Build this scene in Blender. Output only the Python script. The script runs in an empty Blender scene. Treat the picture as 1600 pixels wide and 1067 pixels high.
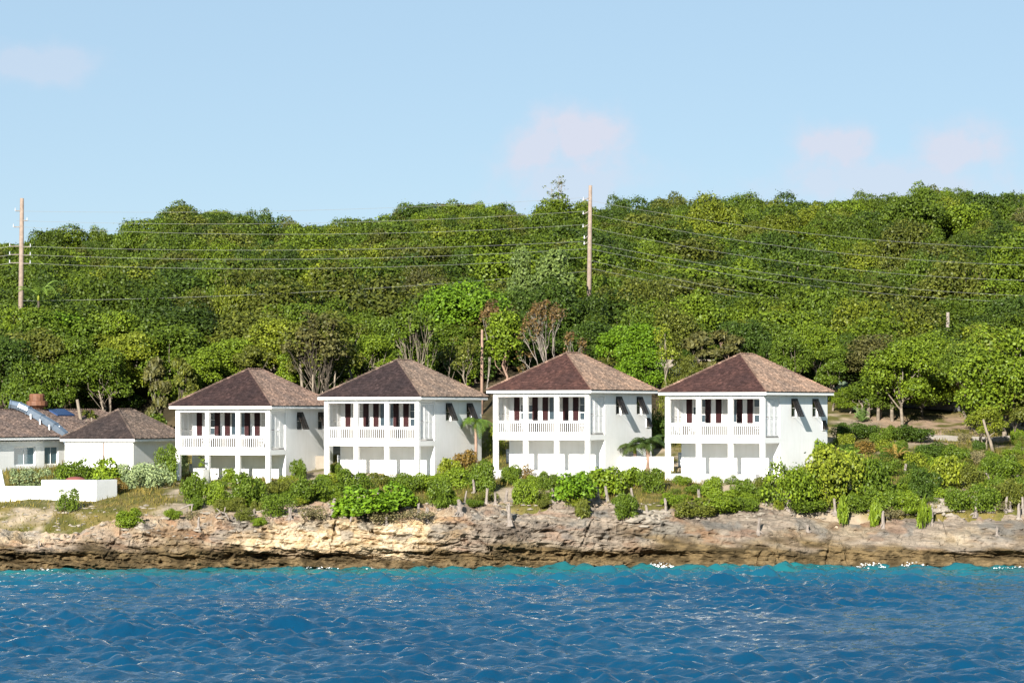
import bpy, math, random
import numpy as np
from mathutils import Vector, Matrix

# ---------------------------------------------------------------- camera, sky, sun, exposure
scene = bpy.context.scene
col = scene.collection
CAM_Z, HORIZON, FPX = 10.8, 640.0, 5000.0      # eye height on the boat, horizon row, focal length (pixels of a 1600 frame)
cam = bpy.data.cameras.new('camera')
cam.sensor_width = 36.0
cam.lens = FPX / 1600.0 * 36.0
cam.shift_y = (HORIZON - 533.5) / 1600.0
cam.clip_start = 0.5
cam.clip_end = 6000.0
cam_o = bpy.data.objects.new('camera', cam)
col.objects.link(cam_o)
cam_o.location = (0, 0, CAM_Z)
cam_o.rotation_euler = (math.radians(90), 0, 0)
scene.camera = cam_o

SUN_AZ, SUN_EL = 18.5, 23.5                     # degrees to the left of straight behind the camera; above the horizon
sd = Vector((-math.sin(math.radians(SUN_AZ)) * math.cos(math.radians(SUN_EL)),
             -math.cos(math.radians(SUN_AZ)) * math.cos(math.radians(SUN_EL)), math.sin(math.radians(SUN_EL))))
sun = bpy.data.lights.new('sun', 'SUN')
sun.energy = 5.0
sun.angle = math.radians(0.5)
sun.color = (1.0, 0.95, 0.87)
sun_o = bpy.data.objects.new('sun', sun)
col.objects.link(sun_o)
sun_o.rotation_euler = (-sd).to_track_quat('-Z', 'Y').to_euler()
sun_o.location = sd * 300

def nn(nt, typ, **kw):
    n = nt.nodes.new(typ)
    for k, v in kw.items():
        setattr(n, k, v)
    return n

world = bpy.data.worlds.new('World')
scene.world = world
world.use_nodes = True
wt = world.node_tree
wt.nodes.clear()
w_out = nn(wt, 'ShaderNodeOutputWorld')
w_bg = nn(wt, 'ShaderNodeBackground')
w_bg.inputs['Strength'].default_value = 0.052
sky = nn(wt, 'ShaderNodeTexSky', sky_type='NISHITA', sun_disc=False)
sky.sun_elevation = math.radians(SUN_EL)
sky.sun_rotation = math.radians(180 + SUN_AZ)
sky.air_density = 0.7
sky.dust_density = 0.0
sky.ozone_density = 3.0
tint = nn(wt, 'ShaderNodeMix', data_type='RGBA', blend_type='MULTIPLY')
tint.inputs['Factor'].default_value = 1.0
tint.inputs['B'].default_value = (0.92, 0.81, 0.73, 1)
wt.links.new(sky.outputs['Color'], tint.inputs['A'])
veil = nn(wt, 'ShaderNodeMix', data_type='RGBA')              # even bright veil of sea air over the whole sky
veil.inputs['Factor'].default_value = 0.62
veil.inputs['B'].default_value = (3.62, 5.20, 6.55, 1)
wt.links.new(tint.outputs['Result'], veil.inputs['A'])
# thin fair-weather clouds low over the ridge: soft lobes in sky-direction space broken up by noise
tc = nn(wt, 'ShaderNodeTexCoord')
sp = nn(wt, 'ShaderNodeSeparateXYZ')
wt.links.new(tc.outputs['Generated'], sp.inputs[0])
def wmath(op, a, b=None, clamp=False):
    n = nn(wt, 'ShaderNodeMath', operation=op, use_clamp=clamp)
    for i, v in enumerate((a, b)):
        if v is None:
            continue
        if isinstance(v, (int, float)):
            n.inputs[i].default_value = v
        else:
            wt.links.new(v, n.inputs[i])
    return n.outputs[0]
az = wmath('ARCTAN2', sp.outputs['X'], sp.outputs['Y'])
el = wmath('ARCSINE', sp.outputs['Z'])
cmb = nn(wt, 'ShaderNodeCombineXYZ')
wt.links.new(az, cmb.inputs[0]); wt.links.new(el, cmb.inputs[1])
cno = nn(wt, 'ShaderNodeTexNoise')
cno.inputs['Scale'].default_value = 62.0
cno.inputs['Detail'].default_value = 5.0
cno.inputs['Roughness'].default_value = 0.55
wt.links.new(cmb.outputs[0], cno.inputs['Vector'])
cn = wmath('MULTIPLY', wmath('SUBTRACT', cno.outputs['Fac'], 0.5), 1.9)
total = None
for (px, py, rx, ry, st) in ((838, 232, 62, 58, .85), (915, 222, 70, 66, .95), (880, 285, 130, 60, .5), (1310, 232, 62, 46, .85), (1490, 245, 80, 50, .85),
                             (1400, 290, 240, 55, .55), (60, 108, 110, 34, .4), (-260, 150, 160, 50, .6), (2050, 200, 180, 60, .7), (2500, 260, 150, 50, .6), (-700, 250, 190, 60, .6)):
    cx, cy = (px - 800) / FPX, (HORIZON - py) / FPX
    dx = wmath('DIVIDE', wmath('SUBTRACT', az, cx), rx * 1.2 / FPX)
    dy = wmath('DIVIDE', wmath('SUBTRACT', el, cy), ry * 1.2 / FPX)
    d = wmath('SQRT', wmath('ADD', wmath('MULTIPLY', dx, dx), wmath('MULTIPLY', dy, dy)))
    m = wmath('MULTIPLY', wmath('ADD', wmath('SUBTRACT', 1.15, d), cn), 1.3, clamp=True)
    m = wmath('MULTIPLY', wmath('MULTIPLY', m, m), st)
    total = m if total is None else wmath('MAXIMUM', total, m)
cmix = nn(wt, 'ShaderNodeMix', data_type='RGBA')
cmix.inputs['B'].default_value = (5.25, 5.42, 6.3, 1)
wt.links.new(wmath('MULTIPLY', total, 0.95), cmix.inputs['Factor'])
wt.links.new(veil.outputs['Result'], cmix.inputs['A'])
wt.links.new(cmix.outputs['Result'], w_bg.inputs['Color'])
wt.links.new(w_bg.outputs[0], w_out.inputs['Surface'])

vs = scene.view_settings
vs.view_transform = 'Standard'
vs.look = 'None'
vs.gamma = 1.0
vs.use_curve_mapping = False
vs.exposure = 1.4
scene.cycles.max_bounces = 10
scene.cycles.diffuse_bounces = 8
scene.cycles.glossy_bounces = 3
scene.cycles.transmission_bounces = 3
scene.cycles.transparent_max_bounces = 10
scene.cycles.caustics_reflective = False
scene.cycles.caustics_refractive = False

# ---------------------------------------------------------------- helpers
R = np.random.RandomState(7)
random.seed(7)
def wpt(px, py, Y):
    return Vector(((px - 800) * Y / FPX, Y, CAM_Z + (HORIZON - py) * Y / FPX))

def _hash(ix, iy, iz):
    h = (ix * 374761393 + iy * 668265263 + iz * 1274126177) & 0xffffffff
    h = ((h ^ (h >> 13)) * 1274126177) & 0xffffffff
    return ((h ^ (h >> 16)) & 0xffff) / 65535.0
def vnoise(x, y, z=0.0):
    x, y, z = np.broadcast_arrays(np.asarray(x, float), np.asarray(y, float), np.asarray(z, float))
    ix, iy, iz = np.floor(x).astype(np.int64), np.floor(y).astype(np.int64), np.floor(z).astype(np.int64)
    fx, fy, fz = x - ix, y - iy, z - iz
    fx, fy, fz = [f * f * (3 - 2 * f) for f in (fx, fy, fz)]
    r = 0
    for a in (0, 1):
        for b in (0, 1):
            for c in (0, 1):
                w = (fx if a else 1 - fx) * (fy if b else 1 - fy) * (fz if c else 1 - fz)
                r = r + w * _hash(ix + a, iy + b, iz + c)
    return r * 2 - 1
def fbm(x, y, z=0.0, o=4, g=0.5):
    r, a, s = 0, 1.0, 1.0
    for k in range(o):
        r = r + a * vnoise(np.asarray(x) * s + 17.3 * k, np.asarray(y) * s + 5.1 * k, np.asarray(z) * s + 9.7 * k)
        a *= g; s *= 2.03
    return r

def mk_mesh(name, V, Q=None, T=None, cols=None, smooth=False):
    """mesh from numpy arrays: V (n,3), quads (m,4), triangles (k,3), optional per-vertex colour"""
    V = np.asarray(V, np.float32).reshape(-1, 3)
    Q = np.zeros((0, 4), np.int32) if Q is None else np.asarray(Q, np.int32).reshape(-1, 4)
    T = np.zeros((0, 3), np.int32) if T is None else np.asarray(T, np.int32).reshape(-1, 3)
    me = bpy.data.meshes.new(name)
    me.vertices.add(len(V))
    me.vertices.foreach_set('co', V.ravel())
    nl = len(Q) * 4 + len(T) * 3
    me.loops.add(nl)
    me.loops.foreach_set('vertex_index', np.concatenate([Q.ravel(), T.ravel()]).astype(np.int32))
    me.polygons.add(len(Q) + len(T))
    st = np.concatenate([np.arange(len(Q)) * 4, len(Q) * 4 + np.arange(len(T)) * 3]).astype(np.int32)
    me.polygons.foreach_set('loop_start', st)
    me.polygons.foreach_set('use_smooth', np.full(len(Q) + len(T), bool(smooth)))
    if cols is not None:
        at = me.color_attributes.new('col', 'FLOAT_COLOR', 'POINT')
        c = np.ones((len(V), 4), np.float32)
        c[:, :3] = cols
        at.data.foreach_set('color', c.ravel())
    me.update(calc_edges=True)
    return me

class B:
    """collects boxes, bars, tubes and prisms into one mesh"""
    def __init__(self):
        self.v, self.q, self.t = [], [], []
    def add(self, V, Q=(), T=()):
        o = len(self.v)
        self.v.extend([tuple(p) for p in V])
        self.q.extend([tuple(i + o for i in f) for f in Q])
        self.t.extend([tuple(i + o for i in f) for f in T])
        return self
    def hexa(self, P):
        return self.add(P, [(0, 3, 2, 1), (4, 5, 6, 7), (0, 1, 5, 4), (1, 2, 6, 5), (2, 3, 7, 6), (3, 0, 4, 7)])
    def box(self, x0, x1, y0, y1, z0, z1):
        return self.hexa([(x0, y0, z0), (x1, y0, z0), (x1, y1, z0), (x0, y1, z0), (x0, y0, z1), (x1, y0, z1), (x1, y1, z1), (x0, y1, z1)])
    def tube(self, pts, rad, n=6, cap=True):
        pts = [Vector(p) for p in pts]
        V, Q, T = [], [], []
        u = None
        for i, p in enumerate(pts):
            d = (pts[min(i + 1, len(pts) - 1)] - pts[max(i - 1, 0)]).normalized()
            if u is None:
                u = d.orthogonal().normalized()
            else:
                u = (u - d * u.dot(d))
                u = u.normalized() if u.length > 1e-6 else d.orthogonal().normalized()
            w = d.cross(u)
            for k in range(n):
                a = 2 * math.pi * k / n
                V.append(p + (u * math.cos(a) + w * math.sin(a)) * rad[i])
        for i in range(len(pts) - 1):
            for k in range(n):
                Q.append((i * n + k, i * n + (k + 1) % n, (i + 1) * n + (k + 1) % n, (i + 1) * n + k))
        if cap:
            for i, rev in ((0, True), (len(pts) - 1, False)):
                c = len(V); V.append(pts[i])
                for k in range(n):
                    a, b = i * n + k, i * n + (k + 1) % n
                    T.append((c, b, a) if rev else (c, a, b))
        return self.add(V, Q, T)
    def mesh(self, name, smooth=False):
        return mk_mesh(name, np.array(self.v), np.array(self.q) if self.q else None, np.array(self.t) if self.t else None, smooth=smooth)

def obj(name, me, mat=None, parent=None, loc=None, color=None):
    o = bpy.data.objects.new(name, me)
    col.objects.link(o)
    if mat is not None and len(me.materials) == 0:
        me.materials.append(mat)
    if parent is not None:
        o.parent = parent
    if loc is not None:
        o.location = loc
    if color is not None:
        o.color = (*color, 1)
    return o
def tag(o, label=None, cat=None, group=None, kind=None):
    if label: o['label'] = label
    if cat: o['category'] = cat
    if group: o['group'] = group
    if kind: o['kind'] = kind
    return o
def thing(name, label, cat, loc=(0, 0, 0), rz=0.0, group=None):
    o = bpy.data.objects.new(name, None)
    o.empty_display_size = 0.3
    col.objects.link(o)
    o.location = loc
    o.rotation_euler = (0, 0, rz)
    return tag(o, label, cat, group)
KIDS = {}
def copy_tree(o, parent=None):
    c = o.copy()
    col.objects.link(c)
    c.parent = parent
    for ch in o.children:
        copy_tree(ch, c)
    return c

# ---------------------------------------------------------------- materials
MATS = {}
def new_mat(name):
    m = bpy.data.materials.new(name)
    m.use_nodes = True
    MATS[name] = m
    nt = m.node_tree
    return m, nt, nt.nodes['Principled BSDF']
def noise_node(nt, scale, detail=4, rough=0.55, vec=None, coord='Object', stretch=None):
    tcn = nn(nt, 'ShaderNodeTexCoord')
    n = nn(nt, 'ShaderNodeTexNoise')
    n.inputs['Scale'].default_value = scale
    n.inputs['Detail'].default_value = detail
    n.inputs['Roughness'].default_value = rough
    src = tcn.outputs[coord]
    if stretch:
        mp = nn(nt, 'ShaderNodeMapping')
        mp.inputs['Scale'].default_value = stretch
        nt.links.new(src, mp.inputs[0]); src = mp.outputs[0]
    nt.links.new(src, n.inputs['Vector'])
    return n
def ramp(nt, src, stops):
    r = nn(nt, 'ShaderNodeValToRGB')
    e = r.color_ramp.elements
    e[0].position, e[0].color = stops[0][0], (*stops[0][1], 1)
    e[1].position, e[1].color = stops[-1][0], (*stops[-1][1], 1)
    for p, c in stops[1:-1]:
        x = e.new(p); x.color = (*c, 1)
    nt.links.new(src, r.inputs[0])
    return r.outputs[0]
def bump(nt, bsdf, src, strength=0.3, dist=0.05):
    b = nn(nt, 'ShaderNodeBump')
    b.inputs['Strength'].default_value = strength
    b.inputs['Distance'].default_value = dist
    nt.links.new(src, b.inputs['Height'])
    nt.links.new(b.outputs[0], bsdf.inputs['Normal'])
def simple(name, c, rough=0.6, metal=0.0, var=0.12, scale=2.0, spec=0.3, bmp=0.0):
    m, nt, b = new_mat(name)
    n = noise_node(nt, scale)
    lo = tuple(x * (1 - var) for x in c); hi = tuple(min(1, x * (1 + var)) for x in c)
    nt.links.new(ramp(nt, n.outputs['Fac'], [(0.3, lo), (0.7, hi)]), b.inputs['Base Color'])
    b.inputs['Roughness'].default_value = rough
    b.inputs['Metallic'].default_value = metal
    b.inputs['Specular IOR Level'].default_value = spec
    if bmp:
        n2 = noise_node(nt, scale * 8)
        bump(nt, b, n2.outputs['Fac'], bmp, 0.03)
    return m
simple('white_wall', (0.86, 0.855, 0.835), 0.75, var=0.03, scale=0.6, bmp=0.06)
# rain streaks and patchy limewash on the walls
m = MATS['white_wall']; nt = m.node_tree; b = nt.nodes['Principled BSDF']
ns = noise_node(nt, 1.3, 5, 0.65, stretch=(3.0, 3.0, 0.22))
np_ = noise_node(nt, 0.5, 4, 0.6)
r1 = ramp(nt, ns.outputs['Fac'], [(0.30, (0.955, 0.95, 0.935)), (0.52, (1.0, 1.0, 1.0))])
r2 = ramp(nt, np_.outputs['Fac'], [(0.30, (0.94, 0.945, 0.94)), (0.6, (1.0, 1.0, 1.0))])
old = b.inputs['Base Color'].links[0].from_socket
for r_ in (r1, r2):
    mx = nn(nt, 'ShaderNodeMix', data_type='RGBA', blend_type='MULTIPLY'); mx.inputs['Factor'].default_value = 1
    nt.links.new(old, mx.inputs['A']); nt.links.new(r_, mx.inputs['B'])
    old = mx.outputs['Result']
nt.links.new(old, b.inputs['Base Color'])
simple('curtain', (0.62, 0.60, 0.56), 0.7, var=0.08, scale=2.0)
simple('white_paint', (0.85, 0.845, 0.825), 0.5, var=0.02, scale=1.5)
simple('cream_wall', (0.22, 0.19, 0.15), 0.85, var=0.12, scale=1.2, bmp=0.4)
simple('maroon', (0.030, 0.007, 0.008), 0.45, var=0.15, scale=3)
simple('dark_brown', (0.017, 0.011, 0.008), 0.5, var=0.2, scale=3)
simple('glass', (0.03, 0.045, 0.055), 0.08, var=0.1, scale=0.5, spec=0.7)
simple('teal_glass', (0.10, 0.17, 0.20), 0.1, var=0.15, scale=0.7, spec=0.6)
simple('deck_board', (0.294, 0.280, 0.259), 0.7, var=0.1, scale=2)
simple('grey_metal', (0.30, 0.31, 0.33), 0.45, metal=0.4, var=0.1, scale=2)
simple('galvanised', (0.19, 0.24, 0.30), 0.45, metal=0.7, var=0.12, scale=2.5)
simple('rust_paint', (0.135, 0.060, 0.032), 0.6, var=0.3, scale=3)
simple('terracotta', (0.17, 0.055, 0.045), 0.7, var=0.15, scale=2)
simple('skylight_blue', (0.03, 0.06, 0.15), 0.2, var=0.15, scale=1)
simple('pole_wood', (0.215, 0.165, 0.130), 0.85, var=0.2, scale=4, bmp=0.3)
simple('wire', (0.20, 0.20, 0.185), 0.4, metal=0.3, var=0.05)
simple('car_paint', (0.012, 0.014, 0.018), 0.2, var=0.1, spec=0.6)
simple('car_blue', (0.02, 0.05, 0.08), 0.25, var=0.1, spec=0.6)
simple('rubber', (0.02, 0.02, 0.02), 0.8, var=0.2)
simple('asphalt', (0.096, 0.093, 0.090), 0.9, var=0.2, scale=3, bmp=0.3)
simple('concrete', (0.204, 0.186, 0.162), 0.9, var=0.15, scale=2, bmp=0.3)
simple('bark_pale', (0.17, 0.14, 0.105), 0.9, var=0.4, scale=2.2, bmp=0.5)
simple('bark_red', (0.23, 0.15, 0.11), 0.85, var=0.3, scale=2.2, bmp=0.4)
simple('bark_dark', (0.060, 0.048, 0.035), 0.9, var=0.4, scale=2.2, bmp=0.5)
simple('dead_wood', (0.20, 0.17, 0.145), 0.9, var=0.3, scale=5, bmp=0.6)
simple('stone', (0.23, 0.20, 0.16), 0.9, var=0.3, scale=3, bmp=0.5)
simple('dado', (0.045, 0.039, 0.034), 0.8, var=0.08, scale=1.5)  # dark colour standing in for shade between the balusters
simple('patio', (0.35, 0.345, 0.335), 0.85, var=0.12, scale=1.2)  # pale tone tuned for how much sun it throws up under the balcony
simple('head_lamp', (0.6, 0.6, 0.62), 0.2, var=0.05)

def leaf_mat(name, use_attr=False, trans=0.17, rough=0.5, sat=1.0):
    m, nt, b = new_mat(name)
    nt.nodes.remove(b)
    out = nt.nodes['Material Output']
    if use_attr:
        a = nn(nt, 'ShaderNodeAttribute', attribute_name='col')
        if use_attr == 'instancer': a.attribute_type = 'INSTANCER'
        src = a.outputs['Color']
    else:
        a = nn(nt, 'ShaderNodeObjectInfo')
        src = a.outputs['Color']
    geo = nn(nt, 'ShaderNodeNewGeometry')
    n = noise_node(nt, 0.9, 3)
    add = nn(nt, 'ShaderNodeMath', operation='ADD')
    nt.links.new(geo.outputs['Random Per Island'], add.inputs[0])
    nt.links.new(n.outputs['Fac'], add.inputs[1])
    half = nn(nt, 'ShaderNodeMath', operation='MULTIPLY')
    half.inputs[1].default_value = 0.5
    nt.links.new(add.outputs[0], half.inputs[0])
    r = ramp(nt, half.outputs[0], [(0.15, (0.45, 0.52, 0.5)), (0.5, (1.0, 1.0, 1.0)), (0.85, (1.6, 1.5, 1.2))])
    mx = nn(nt, 'ShaderNodeMix', data_type='RGBA', blend_type='MULTIPLY')
    mx.inputs['Factor'].default_value = 1.0
    nt.links.new(src, mx.inputs['A']); nt.links.new(r, mx.inputs['B'])
    p = nn(nt, 'ShaderNodeBsdfPrincipled')
    p.inputs['Roughness'].default_value = rough
    p.inputs['Specular IOR Level'].default_value = 0.18
    nt.links.new(mx.outputs['Result'], p.inputs['Base Color'])
    t = nn(nt, 'ShaderNodeBsdfTranslucent')
    tm = nn(nt, 'ShaderNodeMix', data_type='RGBA', blend_type='MULTIPLY')
    tm.inputs['Factor'].default_value = 1.0
    tm.inputs['B'].default_value = (1.1, 1.2, 0.5, 1)
    nt.links.new(mx.outputs['Result'], tm.inputs['A'])
    nt.links.new(tm.outputs['Result'], t.inputs['Color'])
    ms = nn(nt, 'ShaderNodeMixShader')
    ms.inputs[0].default_value = trans
    nt.links.new(p.outputs[0], ms.inputs[1]); nt.links.new(t.outputs[0], ms.inputs[2])
    nt.links.new(ms.outputs[0], out.inputs['Surface'])
    return m
leaf_mat('leaf')
leaf_mat('leaf_attr', 'instancer')
leaf_mat('grass_blade', True, 0.25, 0.7)

# weathered shingles: tint comes from the slope object's colour, every shingle differs
m, nt, b = new_mat('shingle')
oi = nn(nt, 'ShaderNodeObjectInfo')
geo = nn(nt, 'ShaderNodeNewGeometry')
n = noise_node(nt, 0.7, 3)
n2 = noise_node(nt, 9.0, 2, stretch=(1, 1, 0.3))
rr = ramp(nt, geo.outputs['Random Per Island'], [(0.0, (0.66, 0.65, 0.65)), (0.45, (0.95, 0.95, 0.95)), (0.88, (1.2, 1.18, 1.15)), (1.0, (1.7, 1.65, 1.6))])
rn = ramp(nt, n.outputs['Fac'], [(0.3, (0.72, 0.74, 0.78)), (0.7, (1.22, 1.15, 1.1))])
m1 = nn(nt, 'ShaderNodeMix', data_type='RGBA', blend_type='MULTIPLY'); m1.inputs['Factor'].default_value = 1
m2 = nn(nt, 'ShaderNodeMix', data_type='RGBA', blend_type='MULTIPLY'); m2.inputs['Factor'].default_value = 1
nt.links.new(oi.outputs['Color'], m1.inputs['A']); nt.links.new(rr, m1.inputs['B'])
nt.links.new(m1.outputs['Result'], m2.inputs['A']); nt.links.new(rn, m2.inputs['B'])
nt.links.new(m2.outputs['Result'], b.inputs['Base Color'])
b.inputs['Roughness'].default_value = 0.85
b.inputs['Specular IOR Level'].default_value = 0.15
bump(nt, b, n2.outputs['Fac'], 0.4, 0.02)

def attr_mat(name, scale, lo, hi, bstr, bscale, bdist, rough=0.9, stretch=None):
    m, nt, b = new_mat(name)
    a = nn(nt, 'ShaderNodeAttribute', attribute_name='col')
    n = noise_node(nt, scale, 6, 0.65, stretch=stretch)
    r = ramp(nt, n.outputs['Fac'], [(0.28, lo), (0.72, hi)])
    mx = nn(nt, 'ShaderNodeMix', data_type='RGBA', blend_type='MULTIPLY'); mx.inputs['Factor'].default_value = 1
    nt.links.new(a.outputs['Color'], mx.inputs['A']); nt.links.new(r, mx.inputs['B'])
    nt.links.new(mx.outputs['Result'], b.inputs['Base Color'])
    b.inputs['Roughness'].default_value = rough
    b.inputs['Specular IOR Level'].default_value = 0.15
    nb = noise_node(nt, bscale, 6, 0.7, stretch=stretch)
    bump(nt, b, nb.outputs['Fac'], bstr, bdist)
    return m
attr_mat('rock', 1.6, (0.42, 0.40, 0.375), (0.80, 0.77, 0.73), 0.6, 2.6, 0.22, stretch=(0.55, 0.8, 1.7))
attr_mat('soil', 1.1, (0.38, 0.37, 0.36), (0.78, 0.75, 0.72), 0.6, 2.0, 0.15)

m, nt, b = new_mat('sea')
a = nn(nt, 'ShaderNodeAttribute', attribute_name='col')
n = noise_node(nt, 0.05, 3, stretch=(1, 0.4, 1))
r = ramp(nt, n.outputs['Fac'], [(0.35, (0.8, 0.82, 0.86)), (0.65, (1.2, 1.15, 1.1))])
mx = nn(nt, 'ShaderNodeMix', data_type='RGBA', blend_type='MULTIPLY'); mx.inputs['Factor'].default_value = 1
nt.links.new(a.outputs['Color'], mx.inputs['A']); nt.links.new(r, mx.inputs['B'])
nt.links.new(mx.outputs['Result'], b.inputs['Base Color'])
b.inputs['Roughness'].default_value = 0.04
b.inputs['IOR'].default_value = 1.36
nb = noise_node(nt, 1.5, 4, 0.6, stretch=(0.8, 1.0, 1))
nf = noise_node(nt, 5.0, 3, 0.65, stretch=(0.7, 1.0, 1))
sm = nn(nt, 'ShaderNodeMath', operation='MULTIPLY_ADD')
sm.inputs[1].default_value = 0.5
nt.links.new(nf.outputs['Fac'], sm.inputs[0]); nt.links.new(nb.outputs['Fac'], sm.inputs[2])
bump(nt, b, sm.outputs[0], 0.55, 0.18)
m, nt, b = new_mat('foam')
b.inputs['Base Color'].default_value = (0.85, 0.87, 0.87, 1)
b.inputs['Roughness'].default_value = 0.9

# ---------------------------------------------------------------- terrain
COLX = np.array([-80, -40, -30, -22, -10, 3, 16, 24, 32, 42, 80.0])
HC = np.array([1.6, 1.6, 1.8, 2.8, 3.2, 3.9, 3.7, 3.4, 3.4, 3.5, 3.5])
def cliff_h(X): return np.interp(X, COLX, HC) + 0.35 * fbm(np.asarray(X) * 0.16, 3.3, o=3)
def shore_y(X):
    return np.interp(X, [-90, -36, -22, -6, 8, 24, 40, 90], [213, 214.6, 216.4, 217.8, 218.9, 218.3, 217.6, 216]) + 0.7 * fbm(np.asarray(X) * 0.13, 8.1, o=3)
ROWY = np.array([205, 216, 220.5, 222.5, 226, 230, 234, 240, 250, 262, 275.0])
ROWZ = np.array([
    [-4] * 11,
    [-2.0] * 11,
    [0.6, 0.6, 0.6, .6, 0.6, 0.5, 0.5, 0.5, 0.5, 0.5, 0.5],
    [2.2, 2.2, 2.3, 3.1, 3.5, 4.2, 4.0, 3.8, 3.8, 3.8, 3.8],
    [4.0, 4.0, 3.9, 3.9, 4.3, 4.7, 4.6, 4.6, 4.6, 4.5, 4.5],
    [4.4, 4.4, 4.5, 4.5, 4.9, 5.2, 5.5, 5.8, 5.6, 5.3, 5.3],
    [5.3, 5.3, 5.2, 4.8, 5.2, 5.5, 5.8, 6.6, 6.3, 6.0, 6.0],
    [5.8, 5.8, 5.7, 5.0, 5.4, 5.8, 6.4, 7.7, 7.5, 7.3, 7.2],
    [6.3, 6.3, 6.3, 6.1, 6.9, 7.5, 8.4, 9.0, 8.8, 8.6, 8.5],
    [8.0, 8.0, 8.2, 10.2, 11.8, 12.2, 12.2, 11.6, 10.9, 10.8, 10.8],
    [14, 14, 14, 14, 14.4, 14.4, 14.4, 13.8, 12.8, 12.4, 12.4]])
RIDX = np.array([-90, -64, -48, -44, -37.6, -33, -29.6, -16, -6.4, 5.6, 24, 32, 40, 50, 64, 90])
RIDZ = np.array([32.5, 33.8, 34.6, 36.4, 37.4, 36.2, 35.6, 36.8, 37.5, 36.6, 37.4, 37.9, 38.3, 39.3, 39.2, 39.5]) - np.array([6.2, 6.2, 6.2, 6.2, 6.0, 5.8, 5.6] + [5.4] * 9)
def ground_z(X, Y, detail=True):
    X = np.atleast_1d(np.asarray(X, float)); Y = np.atleast_1d(np.asarray(Y, float))
    X, Y = np.broadcast_arrays(X, Y)
    rows = np.stack([np.interp(X, COLX, r) for r in ROWZ])
    k = np.clip(np.searchsorted(ROWY, Y) - 1, 0, len(ROWY) - 2)
    t = np.clip((Y - ROWY[k]) / (ROWY[k + 1] - ROWY[k]), 0, 1)
    i = np.arange(X.size).reshape(X.shape)
    rf = rows.reshape(len(ROWY), -1)
    z = (rf[k.ravel(), i.ravel()] * (1 - t.ravel()) + rf[k.ravel() + 1, i.ravel()] * t.ravel()).reshape(X.shape)
    rid = np.interp(X * 400.0 / np.maximum(Y, 1), RIDX, RIDZ)
    s = np.clip((Y - 275) / 125.0, 0, 1)
    s = 0.85 * s + 0.15 * np.sin(s * math.pi / 2)
    z = np.where(Y > 275, z + (rid - z) * s, z)
    z = np.where(Y > 402, z - (Y - 402) * 0.12, z)
    if detail:
        z = z + 0.16 * fbm(X * 0.35, Y * 0.35, o=4) * np.clip((Y - 216) / 6, 0, 1)
        z = z + 1.2 * fbm(X * 0.05, Y * 0.05, o=2) * np.clip((Y - 285) / 40, 0, 1)
    return z
def gz(x, y): return float(ground_z(x, y)[0])
def grid_mesh(name, xs, ys, zf, cf, smooth=True):
    X, Y = np.meshgrid(xs, ys)
    Z = zf(X, Y)
    V = np.stack([X, Y, Z], -1).reshape(-1, 3)
    nx, ny = len(xs), len(ys)
    i = np.arange((ny - 1) * (nx - 1))
    a = (i // (nx - 1)) * nx + i % (nx - 1)
    Q = np.stack([a, a + 1, a + nx + 1, a + nx], -1)
    return mk_mesh(name, V, Q, cols=cf(X, Y, Z).reshape(-1, 3), smooth=smooth)
def lerp3(a, b, t): return np.asarray(a) * (1 - t[..., None]) + np.asarray(b) * t[..., None]
def sstep(a, b, x):
    t = np.clip((x - a) / (b - a), 0, 1)
    return t * t * (3 - 2 * t)
def ground_col(X, Y, Z):
    n1 = fbm(X * 0.22, Y * 0.22, 2.0, 4)
    n2 = fbm(X * 0.9, Y * 0.9, 5.0, 3)
    grass = lerp3((0.125, 0.125, 0.03), (0.23, 0.185, 0.06), sstep(-0.3, 0.5, n2))
    rock = lerp3((0.36, 0.30, 0.22), (0.47, 0.39, 0.29), sstep(-0.4, 0.4, n2))
    left = sstep(-18, -24, X)
    bare = sstep(0.05, 0.4, n1 + 0.25 * n2 + 0.55 * sstep(227, 220, Y) + left * 0.75 * sstep(231.5, 224, Y) - 0.25)
    c = lerp3(grass, rock, bare)
    rd = sstep(24, 30, X) * sstep(244, 248, Y) * sstep(262, 256, Y)        # bare reddish bank beside the drive
    c = lerp3(c, (0.42, 0.31, 0.22), rd * sstep(-0.4, 0.2, n2))
    litter = lerp3((0.055, 0.045, 0.025), (0.13, 0.10, 0.055), sstep(-0.3, 0.5, n2))
    c = lerp3(c, litter, sstep(250, 260, Y - 10 * sstep(20, 26, X)))
    return c
xs = np.concatenate([np.linspace(-600, -90, 25)[:-1], np.linspace(-90, 90, 361), np.linspace(90, 600, 25)[1:]])
ys = np.concatenate([np.linspace(214, 280, 199), np.linspace(280, 430, 90)[1:], np.linspace(430, 1200, 40)[1:]])
def gzf(X, Y):
    z = ground_z(X, Y)
    return np.maximum(z, -6)
ground = tag(obj('ground', grid_mesh('ground', xs, ys, gzf, ground_col), MATS['soil']), kind='structure')

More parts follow.
